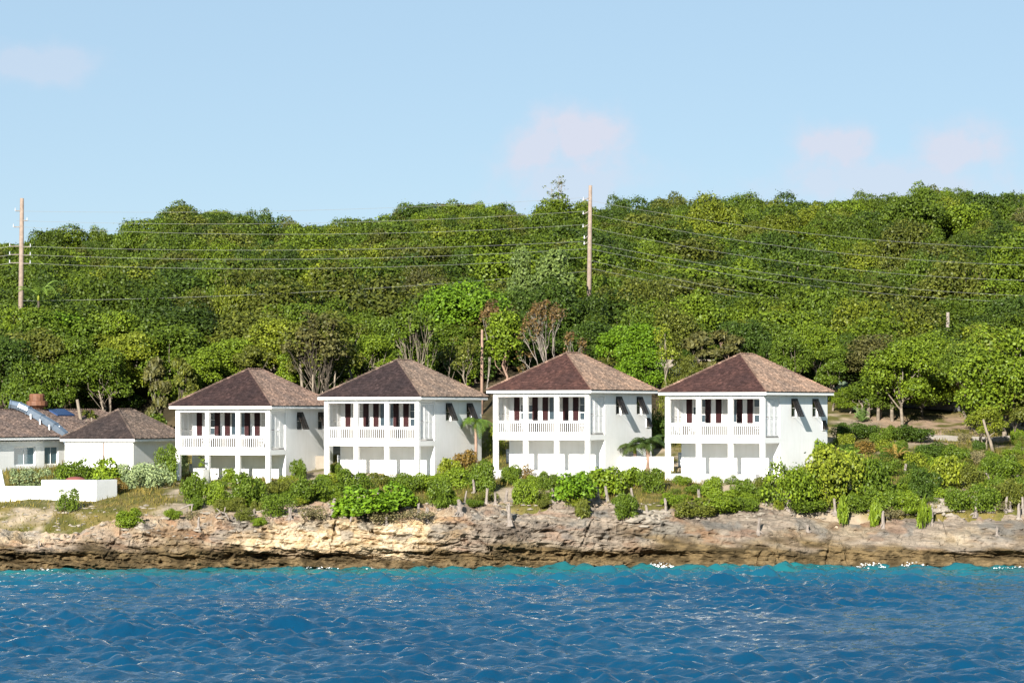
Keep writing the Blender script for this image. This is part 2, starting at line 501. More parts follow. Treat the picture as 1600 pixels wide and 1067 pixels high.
# ---------------------------------------------------------------- limestone cliff
def cliff():
    xs = np.concatenate([np.arange(-72, -42, 0.23), np.arange(-42, 42, 0.092), np.arange(42, 72.01, 0.23)])
    H = cliff_h(xs); Y0 = shore_y(xs)
    notch = 0.55 + 0.45 * np.clip(fbm(xs * 0.12, 1.7, o=2) * 1.6, -1, 1)
    deep = np.exp(-((xs + 17.2) / 2.2) ** 2) + 0.55 * np.exp(-((xs + 10.5) / 3.0) ** 2)      # the hollow under the pale face
    notch = notch + 0.8 * deep
    low = sstep(-19, -25, xs)                                          # the gently sloping left end
    lean = sstep(8, 15, xs) + 0.35 * sstep(-2, 6, xs)
    prof = [(0.6, -1.6 + 0 * H), (-0.25, -0.25 + 0 * H), (-0.35, 0.12 + 0 * H), (-0.1, 0.40 + 0 * H), (0.55 * notch, 0.50 + 0 * H), (0.95 * notch, 0.68 + 0 * H),
            (0.8 * notch, 0.92 + 0 * H), (0.1 + 0.1 * low, np.minimum(1.22, H * 0.8)), (0.12 + 0.35 * low + 0.5 * lean, np.maximum(1.3, 0.46 * H)), (0.4 + 0.6 * low + 1.0 * lean, np.maximum(1.36, 0.66 * H)),
            (0.8 + 0.8 * low + 1.5 * lean, np.maximum(1.42, 0.84 * H)), (1.7 + 1.6 * lean, np.maximum(1.5, 0.97 * H)), (3.0 + 1.3 * lean, H + 0.28), (4.6 + .7 * lean, H + 0.62), (6.2, H + 0.75), (8.5, H + 0.3)]
    D = np.stack([np.broadcast_to(p[0], xs.shape) for p in prof]); Z = np.stack([np.broadcast_to(p[1], xs.shape) for p in prof])
    s = np.arange(len(prof)); t = np.linspace(0, len(prof) - 1, 160)
    k = np.minimum(t.astype(int), len(prof) - 2); f = (t - k)[:, None]
    d = D[k] * (1 - f) + D[k + 1] * f
    z = Z[k] * (1 - f) + Z[k + 1] * f
    X = np.broadcast_to(xs, d.shape)
    y = Y0 + d
    tilt = z + 0.10 * X                                                # beds dip gently along the shore
    bed = fbm(X * 0.22, tilt * 3.4, 4.0, 4, 0.6)
    blk = fbm(X * 0.75, z * 1.3, y * 0.9, 5, 0.58)
    big = fbm(X * 0.22, z * 0.4, 11.0, 2)
    pits = np.clip(fbm(X * 1.9, z * 2.4, y * 1.9 + 7, 3) - 0.35, 0, 1)
    crack = np.exp(-(np.abs(fbm(X * 0.28, z * 0.12, 21.0, 2)) / 0.022) ** 2) * sstep(-0.2, 0.4, fbm(X * 0.3, z * 0.8, 31.0, 2))
    amp = sstep(-0.6, 0.3, z) * (1 - 0.35 * sstep(H + 0.3, H + 0.8, z))
    top = sstep(10.5, 12.5, t)[:, None]
    amp = amp * (1 - 0.45 * np.clip(lean, 0, 1))
    disp = amp * (0.26 * bed + 0.30 * blk + 0.5 * big - 0.6 * pits - 0.5 * crack + 0.15 * (1 - 3 * np.abs(fbm(X * 1.3, z * 2.0, y * 1.2 + 5, 3))) + 0.07 * fbm(X * 4.6, z * 6.0, y * 4.0, 2))
    y = y - disp * (1 - 0.6 * top)
    z = z + disp * top * 0.75 + 0.12 * amp * blk
    X2 = X + 0.12 * fbm(X * 1.1, z * 1.7, 3.0, 3) * amp
    # colour of the rock itself
    n1 = fbm(X * 0.35, tilt * 1.6, 2.0, 4); n2 = fbm(X * 1.3, z * 2.2, y, 4)
    grey = lerp3((0.245, 0.198, 0.160), (0.42, 0.345, 0.275), sstep(-0.5, 0.5, n1))
    warm = lerp3((0.30, 0.20, 0.115), (0.46, 0.37, 0.26), sstep(-0.5, 0.6, n2))
    c = lerp3(grey, warm, sstep(-0.1, 0.6, fbm(X * 0.18, z * 0.6, 40.0, 3)) * 0.75)
    fresh = np.clip(sstep(-20.5, -16.5, X + n1 * 1.2) * sstep(-3.6, -6.6, X + n2 * 1.4) * sstep(0.85, 1.5, z + 0.55 * n1 + 0.035 * (X + 10)) * sstep(H + 0.25, H - 0.35, z), 0, 1)
    fresh2 = sstep(-26.5, -34, X + n1 * 2.5) * sstep(1.5, 1.9, z + 0.3 * n1) * 0.65 + 0.7 * np.exp(-((X - 1.2) / 1.6) ** 2 - ((z - 1.55) / 0.22) ** 2) + 0.6 * np.exp(-((X - 30.5) / 1.5) ** 2 - ((z - 1.9) / 0.4) ** 2)
    c = lerp3(c, lerp3((0.56, 0.43, 0.26), (0.72, 0.60, 0.43), sstep(-0.5, 0.4, n2)), np.clip(fresh + fresh2, 0, 1))
    rust = sstep(0.45, 0.75, fbm(X * 0.6, tilt * 2.6, 51.0, 3))
    c = lerp3(c, (0.34, 0.14, 0.065), rust * 0.28)
    lich = sstep(0.25, 0.6, fbm(X * 0.8, z * 1.4, 61.0, 3)) * sstep(1.4, 2.2, z)
    c = lerp3(c, (0.25, 0.245, 0.23), lich * 0.6)
    c = c * (1 - 0.20 * sstep(-5, -1, X + 1.5 * n1))[..., None] * lerp3((1, 1, 1), (.96, 1, 1.03), sstep(-5, 0, X))
    tide = sstep(2.1, 1.0, z + 0.7 * n1) * (1 - 0.85 * fresh)
    c = lerp3(c, lerp3((0.075, 0.055, 0.024), (0.20, 0.145, 0.07), sstep(-0.4, 0.5, n2)), tide * 0.95)
    ledge = sstep(0.62, 0.42, z + 0.1 * n2)
    c = lerp3(c, lerp3((0.10, 0.072, 0.034), (0.22, 0.16, 0.085), sstep(-0.5, 0.5, n2)), ledge * 0.9)
    wet = sstep(0.16, 0.0, z)
    c = lerp3(c, (0.05, 0.04, 0.02), wet * 0.8)
    dirt = sstep(11.6, 13.0, t)[:, None] * sstep(-0.2, 0.3, n2 + 0.4 * n1)
    c = lerp3(c, (0.34, 0.235, 0.155), dirt * 0.55 * (1 - low))
    V = np.stack([X2, y, z], -1).reshape(-1, 3)
    nx, ny = len(xs), len(t)
    i = np.arange((ny - 1) * (nx - 1))
    a = (i // (nx - 1)) * nx + i % (nx - 1)
    Q = np.stack([a, a + 1, a + nx + 1, a + nx], -1)
    return mk_mesh('cliff', V, Q, cols=c.reshape(-1, 3), smooth=False), (X2, y, z)
cm, CL = cliff()
tag(obj('cliff', cm, MATS['rock']), kind='structure')
_cx, _cy, _cz = CL
GX = np.arange(-72, 72.01, 0.23); GY = np.arange(212, 300.01, 0.15)
GR = ground_z(*np.meshgrid(GX, GY))
SF = GR.copy()
for _j in range(len(GX)):
    _c = int(np.argmin(np.abs(_cx[-1] - GX[_j])))
    yy, zz = _cy[95:, _c], _cz[95:, _c]
    o_ = np.argsort(yy)
    zc = np.interp(GY, yy[o_], zz[o_], left=-9, right=-9)
    SF[:, _j] = np.maximum(SF[:, _j], zc)
def _hit(F, px, py, y0, y1):
    Y = np.arange(y0, y1, 0.1)
    X = (px - 800) * Y / FPX
    j = np.clip(np.round((X + 72) / 0.23).astype(int), 0, len(GX) - 1)
    i = np.clip(np.round((Y - 212) / 0.15).astype(int), 0, len(GY) - 1)
    z = F[i, j]
    h = np.where(CAM_Z + (HORIZON - py) * Y / FPX <= z)[0]
    k = h[0] if len(h) else 60
    return Vector((X[k], Y[k], z[k]))
def on_ground(px, py, y0=217.0, y1=299.0): return _hit(GR, px, py, y0, y1)
def on_surf(px, py): return _hit(SF, px, py, 214.0, 299.0)

# ---------------------------------------------------------------- sea
def sea():
    rs = np.random.RandomState(11)
    xs = np.concatenate([-np.geomspace(1800, 50, 26)[:-1], np.arange(-50, -40, 0.5), np.arange(-40, 40, 0.125), np.arange(40, 50.01, 0.5), np.geomspace(50, 1800, 26)[1:]])
    ys = np.concatenate([np.linspace(-900, 90, 40)[:-1], np.arange(90, 114, 0.5), np.arange(114, 222, 0.165)])
    comps = []
    for k in range(110):
        lam = 0.55 * (4.5 / 0.55) ** rs.rand()
        th = math.radians(78) + rs.normal(0, 0.65)                    # mostly running towards the shore, from the left
        comps.append((2 * math.pi / lam, th, rs.rand() * 6.283, 0.0100 * lam ** 0.72))
    for k in range(10):
        lam = rs.uniform(5, 10)
        comps.append((2 * math.pi / lam, math.radians(72) + rs.normal(0, 0.35), rs.rand() * 6.283, 0.0026 * lam))
    def zf(X, Y):
        z = np.zeros_like(X)
        for kk, th, ph, a in comps:
            s = np.sin(kk * (X * math.cos(th) + Y * math.sin(th)) + ph)
            z += a * (s + 0.35 * np.abs(s) * s)
        grp = 0.8 + 0.45 * fbm(X * 0.06, Y * 0.05, 1.0, 2)
        near = sstep(90, 112, Y) * sstep(58, 46, np.abs(X))
        return z * grp * near
    def cf(X, Y, Z):
        d = np.interp(X.ravel(), np.linspace(-90, 90, 400), shore_y(np.linspace(-90, 90, 400))).reshape(X.shape) - Y
        d = d + 7 * fbm(X * 0.07, Y * 0.09, 3.0, 3)
        deep = lerp3((0.0004, 0.036, 0.080), (0.0004, 0.030, 0.070), sstep(20, 90, d))
        c = lerp3((0.007, 0.088, 0.095), (0.004, 0.060, 0.098), sstep(2, 12, d))
        return lerp3(c, deep, sstep(10, 34, d))
    return grid_mesh('sea', xs, ys, zf, cf, True)
tag(obj('sea', sea(), MATS['sea']), kind='structure')
# surf breaking on the ledge
def foam():
    rs = np.random.RandomState(5)
    V, T = [], []
    for (a, b, n, hgt) in ((995, 1062, 60, 0.40), (1335, 1390, 60, 0.40), (1402, 1456, 80, 0.42), (470, 530, 30, 0.16), (550, 600, 16, .1), (1100, 1170, 20, .1), (1550, 1620, 26, 0.14), (690, 730, 10, .1), (40, 100, 12, .1), (760, 960, 24, .08), (1180, 1330, 24, .08)):
        for _ in range(n * 2):
            px = rs.uniform(a, b)
            X = (px - 800) * 217.5 / FPX
            Y = float(shore_y(X)) - 0.5 - abs(rs.normal(0, 0.35))
            env = math.sin(math.pi * (px - a) / (b - a))
            Z = 0.06 + abs(rs.normal(0, 0.45)) * hgt * env
            s = rs.uniform(0.025, 0.075)
            o = len(V)
            pts = [Vector(rs.normal(0, 1, 3)).normalized() * s for _ in range(4)]
            for p in pts:
                V.append((X + p.x * 1.5, Y + p.y, Z + p.z * 0.8))
            T += [(o, o + 1, o + 2), (o, o + 2, o + 3), (o, o + 3, o + 1), (o + 1, o + 3, o + 2)]
    return mk_mesh('foam', np.array(V), None, np.array(T))
tag(obj('foam', foam(), MATS['foam']), 'white surf foam breaking on the rock ledge', None, None, 'stuff')

# ---------------------------------------------------------------- roads
def strip(name, pts, w, mat, lift=0.1):
    V, Q = [], []
    pts = [Vector(p) for p in pts]
    n = 24
    for i in range(n + 1):
        t = i / n * (len(pts) - 1)
        k = min(int(t), len(pts) - 2)
        p = pts[k].lerp(pts[k + 1], t - k)
        d = (pts[k + 1] - pts[k]).normalized()
        s = Vector((-d.y, d.x, 0))
        zc = gz(p.x, p.y) + lift
        a, b = p + s * w / 2, p - s * w / 2
        V += [(a.x, a.y, zc - 0.5), (a.x, a.y, zc), (b.x, b.y, zc), (b.x, b.y, zc - 0.5)]
        if i:
            o = (i - 1) * 4
            for j in range(3):
                Q.append((o + j, o + j + 1, o + j + 5, o + j + 4))
    return tag(obj(name, mk_mesh(name, np.array(V), np.array(Q)), mat), kind='structure')
strip('road', [(24, 264.5, 0), (34, 263.5, 0), (44, 262.5, 0), (75, 260, 0)], 4.2, MATS['asphalt'], 0.25)
strip('driveway', [(30.5, 249.6, 0), (36, 249.4, 0), (42, 249.0, 0)], 2.6, MATS['concrete'], 0.15)
strip('track', [(3, 268.5, 0), (10, 268, 0), (20, 267, 0), (25, 265.5, 0)], 3.6, MATS['concrete'], 0.1)

# ---------------------------------------------------------------- buildings
TH = math.radians(28)                       # all the buildings are turned 28 degrees: sea front to the left, side wall to the right
M = MATS
def share(name, b, smooth=False):
    return b.mesh(name, smooth)
def wall_quads(b, to3, u0, u1, z0, z1, ops, depth):
    """a wall face with real openings and reveals; to3(u, z, d) maps to 3-D, d goes inwards"""
    us = sorted({u0, u1, *[o[0] for o in ops], *[o[1] for o in ops]})
    zs = sorted({z0, z1, *[o[2] for o in ops], *[o[3] for o in ops]})
    for i in range(len(us) - 1):
        for j in range(len(zs) - 1):
            cu, cz = (us[i] + us[i + 1]) / 2, (zs[j] + zs[j + 1]) / 2
            if any(o[0] < cu < o[1] and o[2] < cz < o[3] for o in ops):
                continue
            b.add([to3(us[i], zs[j], 0), to3(us[i + 1], zs[j], 0), to3(us[i + 1], zs[j + 1], 0), to3(us[i], zs[j + 1], 0)], [(0, 1, 2, 3)])
    for (a, c, e, f) in ops:
        P = [(a, e), (c, e), (c, f), (a, f)]
        for k in range(4):
            p, q = P[k], P[(k + 1) % 4]
            b.add([to3(*p, 0), to3(*q, 0), to3(*q, depth), to3(*p, depth)], [(0, 1, 2, 3)])

def shingle_slope(A, Bp, C, D, seed, expo=0.165):
    rs = np.random.RandomState(seed)
    A, Bp, C, D = [np.array(p, float) for p in (A, Bp, C, D)]
    e = (Bp - A) / np.linalg.norm(Bp - A)
    up = D - A; up = up - e * up.dot(e)
    Ls = np.linalg.norm(up); up /= Ls
    nrm = np.cross(e, up)
    la = (D - A).dot(e) / Ls                    # how far the left edge moves in per metre of slope
    lb = (C - Bp).dot(e) / Ls
    We = np.linalg.norm(Bp - A)
    b = B()
    nc = int(Ls / expo)
    for i in range(nc):
        v0 = i * Ls / nc; v1 = min(v0 + expo * 1.25, Ls)
        l0, r0 = la * v0, We + lb * v0
        l1, r1 = la * v1, We + lb * v1
        u = l0 - rs.rand() * 0.15
        while u < r0:
            w = rs.uniform(0.12, 0.30)
            a, c = max(u, l0), min(u + w - 0.012, r0)
            a1, c1 = min(max(u, l1), r1), max(min(u + w - 0.012, r1), l1)
            u += w
            if c - a < 0.02:
                continue
            th = rs.uniform(0.022, 0.05)
            dv = rs.uniform(-0.018, 0.018)
            P = [A + e * a + up * (v0 + dv) + nrm * th, A + e * c + up * (v0 + dv) + nrm * th, A + e * c1 + up * v1 + nrm * 0.012, A + e * a1 + up * v1 + nrm * 0.012,
                 A + e * a + up * (v0 + dv), A + e * c + up * (v0 + dv)]
            b.add(P, [(0, 1, 2, 3), (4, 5, 1, 0)], [(0, 3, 4), (1, 5, 2)])
    return b

SLOPE_DARK = (0.04, 0.03, 0.028)  # darker tone for the seaward and far side slopes
SLOPE_TAN = (0.30, 0.225, 0.175)  # paler tone for the side and rear slopes
def hip_roof(root, W, L, o, ze, zr, dark, tan, seed=1, y0=0.0):
    """hip roof with the ridge running back; slopes of weathered shingles, white fascia all round"""
    x0, x1, ya, yb = -W - o, o, y0 - o, L + o
    xm, h = -W / 2, W / 2 + o
    rf, rb = (xm, ya + h, zr), (xm, yb - h, zr)
    c = [(x0, ya, ze), (x1, ya, ze), (x1, yb, ze), (x0, yb, ze)]
    deck = B().add(c + [rf, rb] + [(x0, ya, ze - 0.05), (x1, ya, ze - 0.05), (x1, yb, ze - 0.05), (x0, yb, ze - 0.05)],
                   [(1, 2, 5, 4), (3, 0, 4, 5), (6, 7, 1, 0), (7, 8, 2, 1), (8, 9, 3, 2), (9, 6, 0, 3), (9, 8, 7, 6)], [(0, 1, 4), (2, 3, 5)])
    roof = obj('roof', deck.mesh('roof'), M['dark_brown'], root)
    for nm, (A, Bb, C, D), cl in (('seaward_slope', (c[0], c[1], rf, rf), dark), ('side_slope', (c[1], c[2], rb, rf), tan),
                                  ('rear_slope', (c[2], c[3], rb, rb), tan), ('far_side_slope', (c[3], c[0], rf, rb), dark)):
        seed += 1
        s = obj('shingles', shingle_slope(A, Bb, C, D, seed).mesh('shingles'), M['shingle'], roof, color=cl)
        tag(s, kind='stuff')
        if nm == 'seaward_slope': s['label'] = 'dark shingles of the seaward slope'
        if nm == 'side_slope': s['label'] = 'lighter tan shingles of the side slope'
    for a, bb in ((c[0], rf), (c[1], rf), (c[2], rb), (c[3], rb), (rf, rb)):
        a, bb = Vector(a), Vector(bb)
        n = max(3, int((bb - a).length / 0.3))
        hb = B()
        for k in range(n):
            p, q = a.lerp(bb, k / n), a.lerp(bb, (k + 0.92) / n)
            hb.tube([p + Vector((0, 0, 0.055)), q + Vector((0, 0, 0.03))], [0.085, 0.075], 4)
        obj('hip_cap', hb.mesh('hip_cap'), M['shingle'], roof, color=tuple((x + y) / 2 for x, y in zip(dark, tan)))
    f = 0.24
    fb = B()
    fb.box(x0 + .02, x1 - .02, ya + .02, ya + .06, ze - f, ze - .052)
    fb.box(x0 + .02, x1 - .02, yb - .06, yb - .02, ze - f, ze - .052)
    fb.box(x0 + .02, x0 + .06, ya + .063, yb - .063, ze - f, ze - .052)
    fb.box(x1 - .06, x1 - .02, ya + .063, yb - .063, ze - f, ze - .052)
    obj('fascia', fb.mesh('fascia'), M['white_paint'], root)
    obj('soffit', B().box(x0 + .063, x1 - .063, ya + .063, yb - .063, ze - f + .02, ze - f + .06).mesh('soffit'), M['white_paint'], root)
    return roof

def window(root, to3, a, c, e, f, inset, cols_, rows_, glass='glass', fr=0.05):
    """frame, bars and panes set into an opening"""
    b = B()
    def bar(u0, u1, z0, z1, d0, d1):
        P = [to3(u0, z0, d0), to3(u1, z0, d0), to3(u1, z0, d1), to3(u0, z0, d1), to3(u0, z1, d0), to3(u1, z1, d0), to3(u1, z1, d1), to3(u0, z1, d1)]
        b.hexa(P)
    bar(a, a + fr, e, f, inset - .05, inset); bar(c - fr, c, e, f, inset - .05, inset)
    bar(a + fr, c - fr, e, e + fr, inset - .05, inset); bar(a + fr, c - fr, f - fr, f, inset - .05, inset)
    for k in range(1, cols_):
        u = a + (c - a) * k / cols_
        bar(u - .018, u + .018, e + fr, f - fr, inset - .045, inset - .003)
    for k in range(1, rows_):
        z = e + (f - e) * k / rows_
        bar(a + fr, c - fr, z - .018, z + .018, inset - .042, inset - .006)
    w = obj('window', b.mesh('window'), M['white_paint'], root)
    for i in range(cols_):
        for j in range(rows_):
            ua, ub = a + (c - a) * i / cols_ + .02, a + (c - a) * (i + 1) / cols_ - .02
            za, zb = e + (f - e) * j / rows_ + .02, e + (f - e) * (j + 1) / rows_ - .02
            p = B()
            p.hexa([to3(ua, za, inset - .02), to3(ub, za, inset - .02), to3(ub, za, inset + .01), to3(ua, za, inset + .01),
                    to3(ua, zb, inset - .02), to3(ub, zb, inset - .02), to3(ub, zb, inset + .01), to3(ua, zb, inset + .01)])
            obj('pane', p.mesh('pane'), M[glass], w)
    return w

VW, VL, VB = 8.15, 10.25, 2.5               # front width, depth, balcony depth
ZB = 2.8                                    # underside of the balcony beam above the ground
PX = [-VW + .18, -VW + 2.75, -VW + 5.38, -.18]
baluster_me = B().box(-.017, .017, -.017, .017, 0, .80).mesh('baluster')
baluster_me.materials.append(M['white_paint'])
def louvre_me():
    fr, sl = B(), B()
    w, h = .66, 2.68
    fr.box(-.03, .03, 0, .06, 0, h); fr.box(-.03, .03, w - .06, w, 0, h)
    fr.box(-.03, .03, .06, w - .06, 0, .10); fr.box(-.03, .03, .06, w - .06, h - .10, h); fr.box(-.03, .03, .06, w - .06, h * .48, h * .48 + .08)
    z = .13
    while z < h - .15:
        if not (h * .48 - .05 < z < h * .48 + .1):
            sl.hexa([(-.03, .06, z + .065), (.022, .06, z), (.03, .06, z + .012), (-.022, .06, z + .077), (-.03, w - .06, z + .065), (.022, w - .06, z), (.03, w - .06, z + .012), (-.022, w - .06, z + .077)])
        z += .085
    a, c = fr.mesh('louvre_panel'), sl.mesh('louvre_slats')
    a.materials.append(M['white_paint']); c.materials.append(M['white_paint'])
    return a, c
LV_F, LV_S = louvre_me()
def shutter_leaf(w, h):
    b = B()
    b.box(0, .05, -.02, .02, 0, h); b.box(w - .05, w, -.02, .02, 0, h)
    b.box(.05, w - .05, -.02, .02, 0, .08); b.box(.05, w - .05, -.02, .02, h - .08, h); b.box(.05, w - .05, -.02, .02, h * .5, h * .5 + .07)
    z = .1
    while z < h - .12:
        b.hexa([(.05, -.014, z), (w - .05, -.014, z), (w - .05, .01, z + .05), (.05, .01, z + .05), (.05, -.014, z + .03), (w - .05, -.014, z + .03), (w - .05, .01, z + .08), (.05, .01, z + .08)])
        z += .075
    return b.mesh('shutter')
SH_FRONT = shutter_leaf(.47, 1.75); SH_FRONT.materials.append(M['maroon'])
def awning_me(w, h):
    b = B()
    b.box(0, .06, -.02, .02, -h, 0); b.box(w - .06, w, -.02, .02, -h, 0); b.box(.06, w - .06, -.02, .02, -h, -h + .08); b.box(.06, w - .06, -.02, .02, -.08, 0)
    b.box(w / 2 - .03, w / 2 + .03, -.018, .018, -h + .08, -.08)
    z = -h + .1
    while z < -.12:
        b.hexa([(.06, -.016, z), (w - .06, -.016, z), (w - .06, .012, z + .045), (.06, .012, z + .045), (.06, -.016, z + .03), (w - .06, -.016, z + .03), (w - .06, .012, z + .075), (.06, .012, z + .075)])
        z += .07
    return b.mesh('awning_shutter')
AW = awning_me(.92, 1.42); AW.materials.append(M['dark_brown'])
AWS = awning_me(.62, .72); AWS.materials.append(M['dark_brown'])

def make_villa():
    root = thing('villa', 'x', 'villa', group='white villas along the cliff top')
    z0, zd, zt, ze = ZB, ZB + .45, ZB + 3.22, ZB + 3.72
    front = lambda u, z, d: (u, VB + d, z)
    side = lambda u, z, d: (0 - d, u, z)
    ops = [(-VW + .93, -VW + 1.99, ZB + 1.45, ZB + 3.2), (-VW + 3.38, -VW + 4.6, ZB + 1.45, ZB + 3.2), (-VW + 5.97, -VW + 6.92, ZB + 1.45, ZB + 3.2)]
    sops = [(4.32, 5.18, ZB + 1.87, ZB + 3.2), (7.75, 8.61, ZB + 1.87, ZB + 3.2)]
    b = B()
    wall_quads(b, front, -VW, 0, zd - .3, ze - .22, ops, .14)
    wall_quads(b, side, VB, VL, zd - .3, ze - .22, sops, .14)
    b.add([(-VW, VB, zd - .3), (-VW, VL, zd - .3), (-VW, VL, ze - .22), (-VW, VB, ze - .22)], [(0, 1, 2, 3)])
    b.add([(-VW, VL, zd - .3), (0, VL, zd - .3), (0, VL, ze - .22), (-VW, VL, ze - .22)], [(0, 1, 2, 3)])
    obj('upper_wall', b.mesh('upper_wall'), M['white_wall'], root)
    obj('lower_wall', B().box(-VW, 0, VB, VL, -3.5, zd - .302).mesh('lower_wall'), M['white_wall'], root)
    obj('dado', B().box(-VW + .12, -.12, VB - .022, VB - .003, zd + .02, ZB + 1.40).mesh('dado'), M['dado'], root)  # added dark panel on the wall, makes the gaps behind the railing read shaded
    obj('patio_slab', B().box(-VW + .4, -.4, -.5, VB - .003, -.6, .55).mesh('patio_slab'), M['patio'], root)  # added slab, reflects sunlight onto the wall and soffit under the balcony
    # deck and its beams
    d = B().box(-VW + .05, -.05, .06, VB - .004, zd - .06, zd)
    dk = obj('balcony_deck', d.mesh('balcony_deck'), M['deck_board'], root)
    bm = B().box(-VW, 0, 0, .16, z0, zd - .062).box(-VW, -VW + .14, .163, VB - .003, z0, zd - .064).box(-.14, 0, .163, VB - .003, z0, zd - .064)
    obj('balcony_beam', bm.mesh('balcony_beam'), M['white_paint'], root)
    obj('deck_soffit', B().box(-VW + .143, -.143, .166, VB - .006, zd - .12, zd - .08).mesh('deck_soffit'), M['white_paint'], root)
    pm = B().box(-.16, .16, -.004, .30, -3.5, ze - .24).mesh('post')
    for x in PX:
        p = obj('post', pm, M['white_paint'], root)
        p.location.x = max(min(x, -.163), -VW + .163)
    hb = B()
    for i in range(3):
        hb.box(PX[i] + .165, PX[i + 1] - .165, .02, .26, zt, ze - .242)
    hb.box(-.22, -.02, .303, VB - .003, zt, ze - .242).box(-VW + .02, -VW + .22, .303, VB - .003, zt, ze - .242)
    obj('header_beam', hb.mesh('header_beam'), M['white_paint'], root)
    for i in range(3):
        a, c = PX[i] + .16, PX[i + 1] - .16
        if i == 0: a += .003
        rb = B().box(a, c, .10, .19, zd + .88, zd + .97).box(a, c, .115, .175, zd + .05, zd + .11).box(a, c, .12, .17, zd + .80, zd + .84)
        r = obj('railing', rb.mesh('railing'), M['white_paint'], root)
        n = int((c - a) / .155)
        for k in range(n):
            o = obj('baluster', baluster_me, None, r)
            o.location = (a + (k + .5) * (c - a) / n, .145, zd + .08)
    for sx in (-.11, -VW + .11):
        for k in range(3):
            o = obj('louvre_panel', LV_F, None, root)
            o.location = (sx, .36 + k * .71, zd + .06)
            s = obj('louvre_slats', LV_S, None, o)
            tag(s, kind='stuff')
    for (a, c, e, f), n in zip(ops, ((2, 3), (2, 1), (2, 3))):
        window(root, front, a, c, e, f, .12, *n)
        for xx in (a - .49, c + .02):
            if xx + .47 < -.02:
                s = obj('shutter', SH_FRONT, None, root)
                s.location = (xx, VB - .03, e - .02)
    for (a, c, e, f) in sops:
        window(root, side, a, c, e, f, .12, 1, 2)
        s = obj('awning_shutter', AW, None, root)
        s.location = (.03, a - .03, f + .02)
        s.rotation_euler = (math.radians(-23), 0, math.radians(90))
        for yy in (a + .1, c - .1):
            st = obj('stay', B().tube([(.02, yy, e + .1), (.50, yy, f - 1.22)], [.012, .012], 5).mesh('stay'), M['dark_brown'], root)
    obj('wall_light', B().box(-VW / 2 - .08, -VW / 2 + .08, VB - .12, VB - .003, zd + 1.9, zd + 2.2).mesh('wall_light'), M['grey_metal'], root)
    hip_roof(root, VW, VL, .38, ze, ZB + 6.5, SLOPE_DARK, SLOPE_TAN, 3)
    return root
def small_side_window(root):
    """the little window low at the back of the side wall"""
    s = obj('small_shutter', AWS, None, root)
    s.location = (.03, 9.28, ZB + 1.62)
    s.rotation_euler = (math.radians(-20), 0, math.radians(90))
    b = B().box(.002, .05, 9.3, 9.36, ZB + .9, ZB + 1.58).box(.002, .05, 9.80, 9.86, ZB + .9, ZB + 1.58).box(.002, .05, 9.36, 9.80, ZB + .9, ZB + .95).box(.002, .05, 9.36, 9.80, ZB + 1.53, ZB + 1.58)
    w = obj('small_window', b.mesh('small_window'), M['white_paint'], root)
    obj('pane', B().box(.002, .02, 9.36, 9.80, ZB + .95, ZB + 1.53).mesh('pane'), M['glass'], w)
villa = make_villa()
def place(root, px, py, Y, label):
    p = wpt(px, py, Y)
    root.location = (p.x, p.y, p.z - ZB)
    root.rotation_euler = (0, 0, -TH - .85 * (px - 800) / FPX)
    root['label'] = label
    return root
V1 = villa
V2, V3, V4 = [copy_tree(villa) for _ in range(3)]
place(V1, 421.5, 711, 240.0, 'leftmost and lowest of the four white two-storey villas, beside the small outbuilding')
place(V2, 654.5, 697, 238.7, 'second white villa from the left, small palm at its right rear corner')
place(V3, 920.5, 687.5, 236.0, 'third white villa from the left, highest eaves, below the tall utility pole')
place(V4, 1194.0, 692.5, 230.0, 'rightmost and nearest white villa, big green bushes against its right side')
small_side_window(V3); small_side_window(V4)
def retint(root, dark, tan):
    for ch in root.children:
        if ch.name.startswith('roof'):
            for s in ch.children:
                if s.name.startswith('shingles'):
                    s.color = (*(dark if 'dark' in s.get('label', 'dark') else tan), 1)
                elif s.name.startswith('hip_cap'):
                    s.color = (*[(a + c) / 2 for a, c in zip(dark, tan)], 1)
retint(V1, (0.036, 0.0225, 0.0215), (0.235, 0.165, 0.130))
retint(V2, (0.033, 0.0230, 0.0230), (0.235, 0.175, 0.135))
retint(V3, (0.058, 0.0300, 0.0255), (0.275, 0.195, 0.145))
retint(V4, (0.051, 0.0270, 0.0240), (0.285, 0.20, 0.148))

# curtains drawn behind some of the panes, differently in every villa
def curtains(root, which):
    ws = sorted([c for c in root.children if c.name.startswith('window')], key=lambda c: int((c.name.split('.') + ['0'])[1]))
    for i_, w_ in enumerate(ws):
        ps = sorted(w_.children, key=lambda c: int((c.name.split('.') + ['0'])[1]))
        for j_, p_ in enumerate(ps):
            if (i_, j_) in which:
                p_.material_slots[0].link = 'OBJECT'; p_.material_slots[0].material = M['curtain']
curtains(V1, {(0, 0), (0, 1), (2, 0), (2, 1), (2, 2)})
curtains(V2, {(0, j_) for j_ in range(6)} | {(2, 3), (2, 4), (2, 5)})
curtains(V3, {(0, 2), (0, 5), (1, 1)})
curtains(V4, {(0, 0), (0, 2), (0, 4), (1, 0), (2, 1)})
def vloc(V, x, y, z=0):
    c, s = math.cos(V.rotation_euler[2]), math.sin(V.rotation_euler[2])
    return Vector((V.location.x + x * c - y * s, V.location.y + x * s + y * c, V.location.z + z))
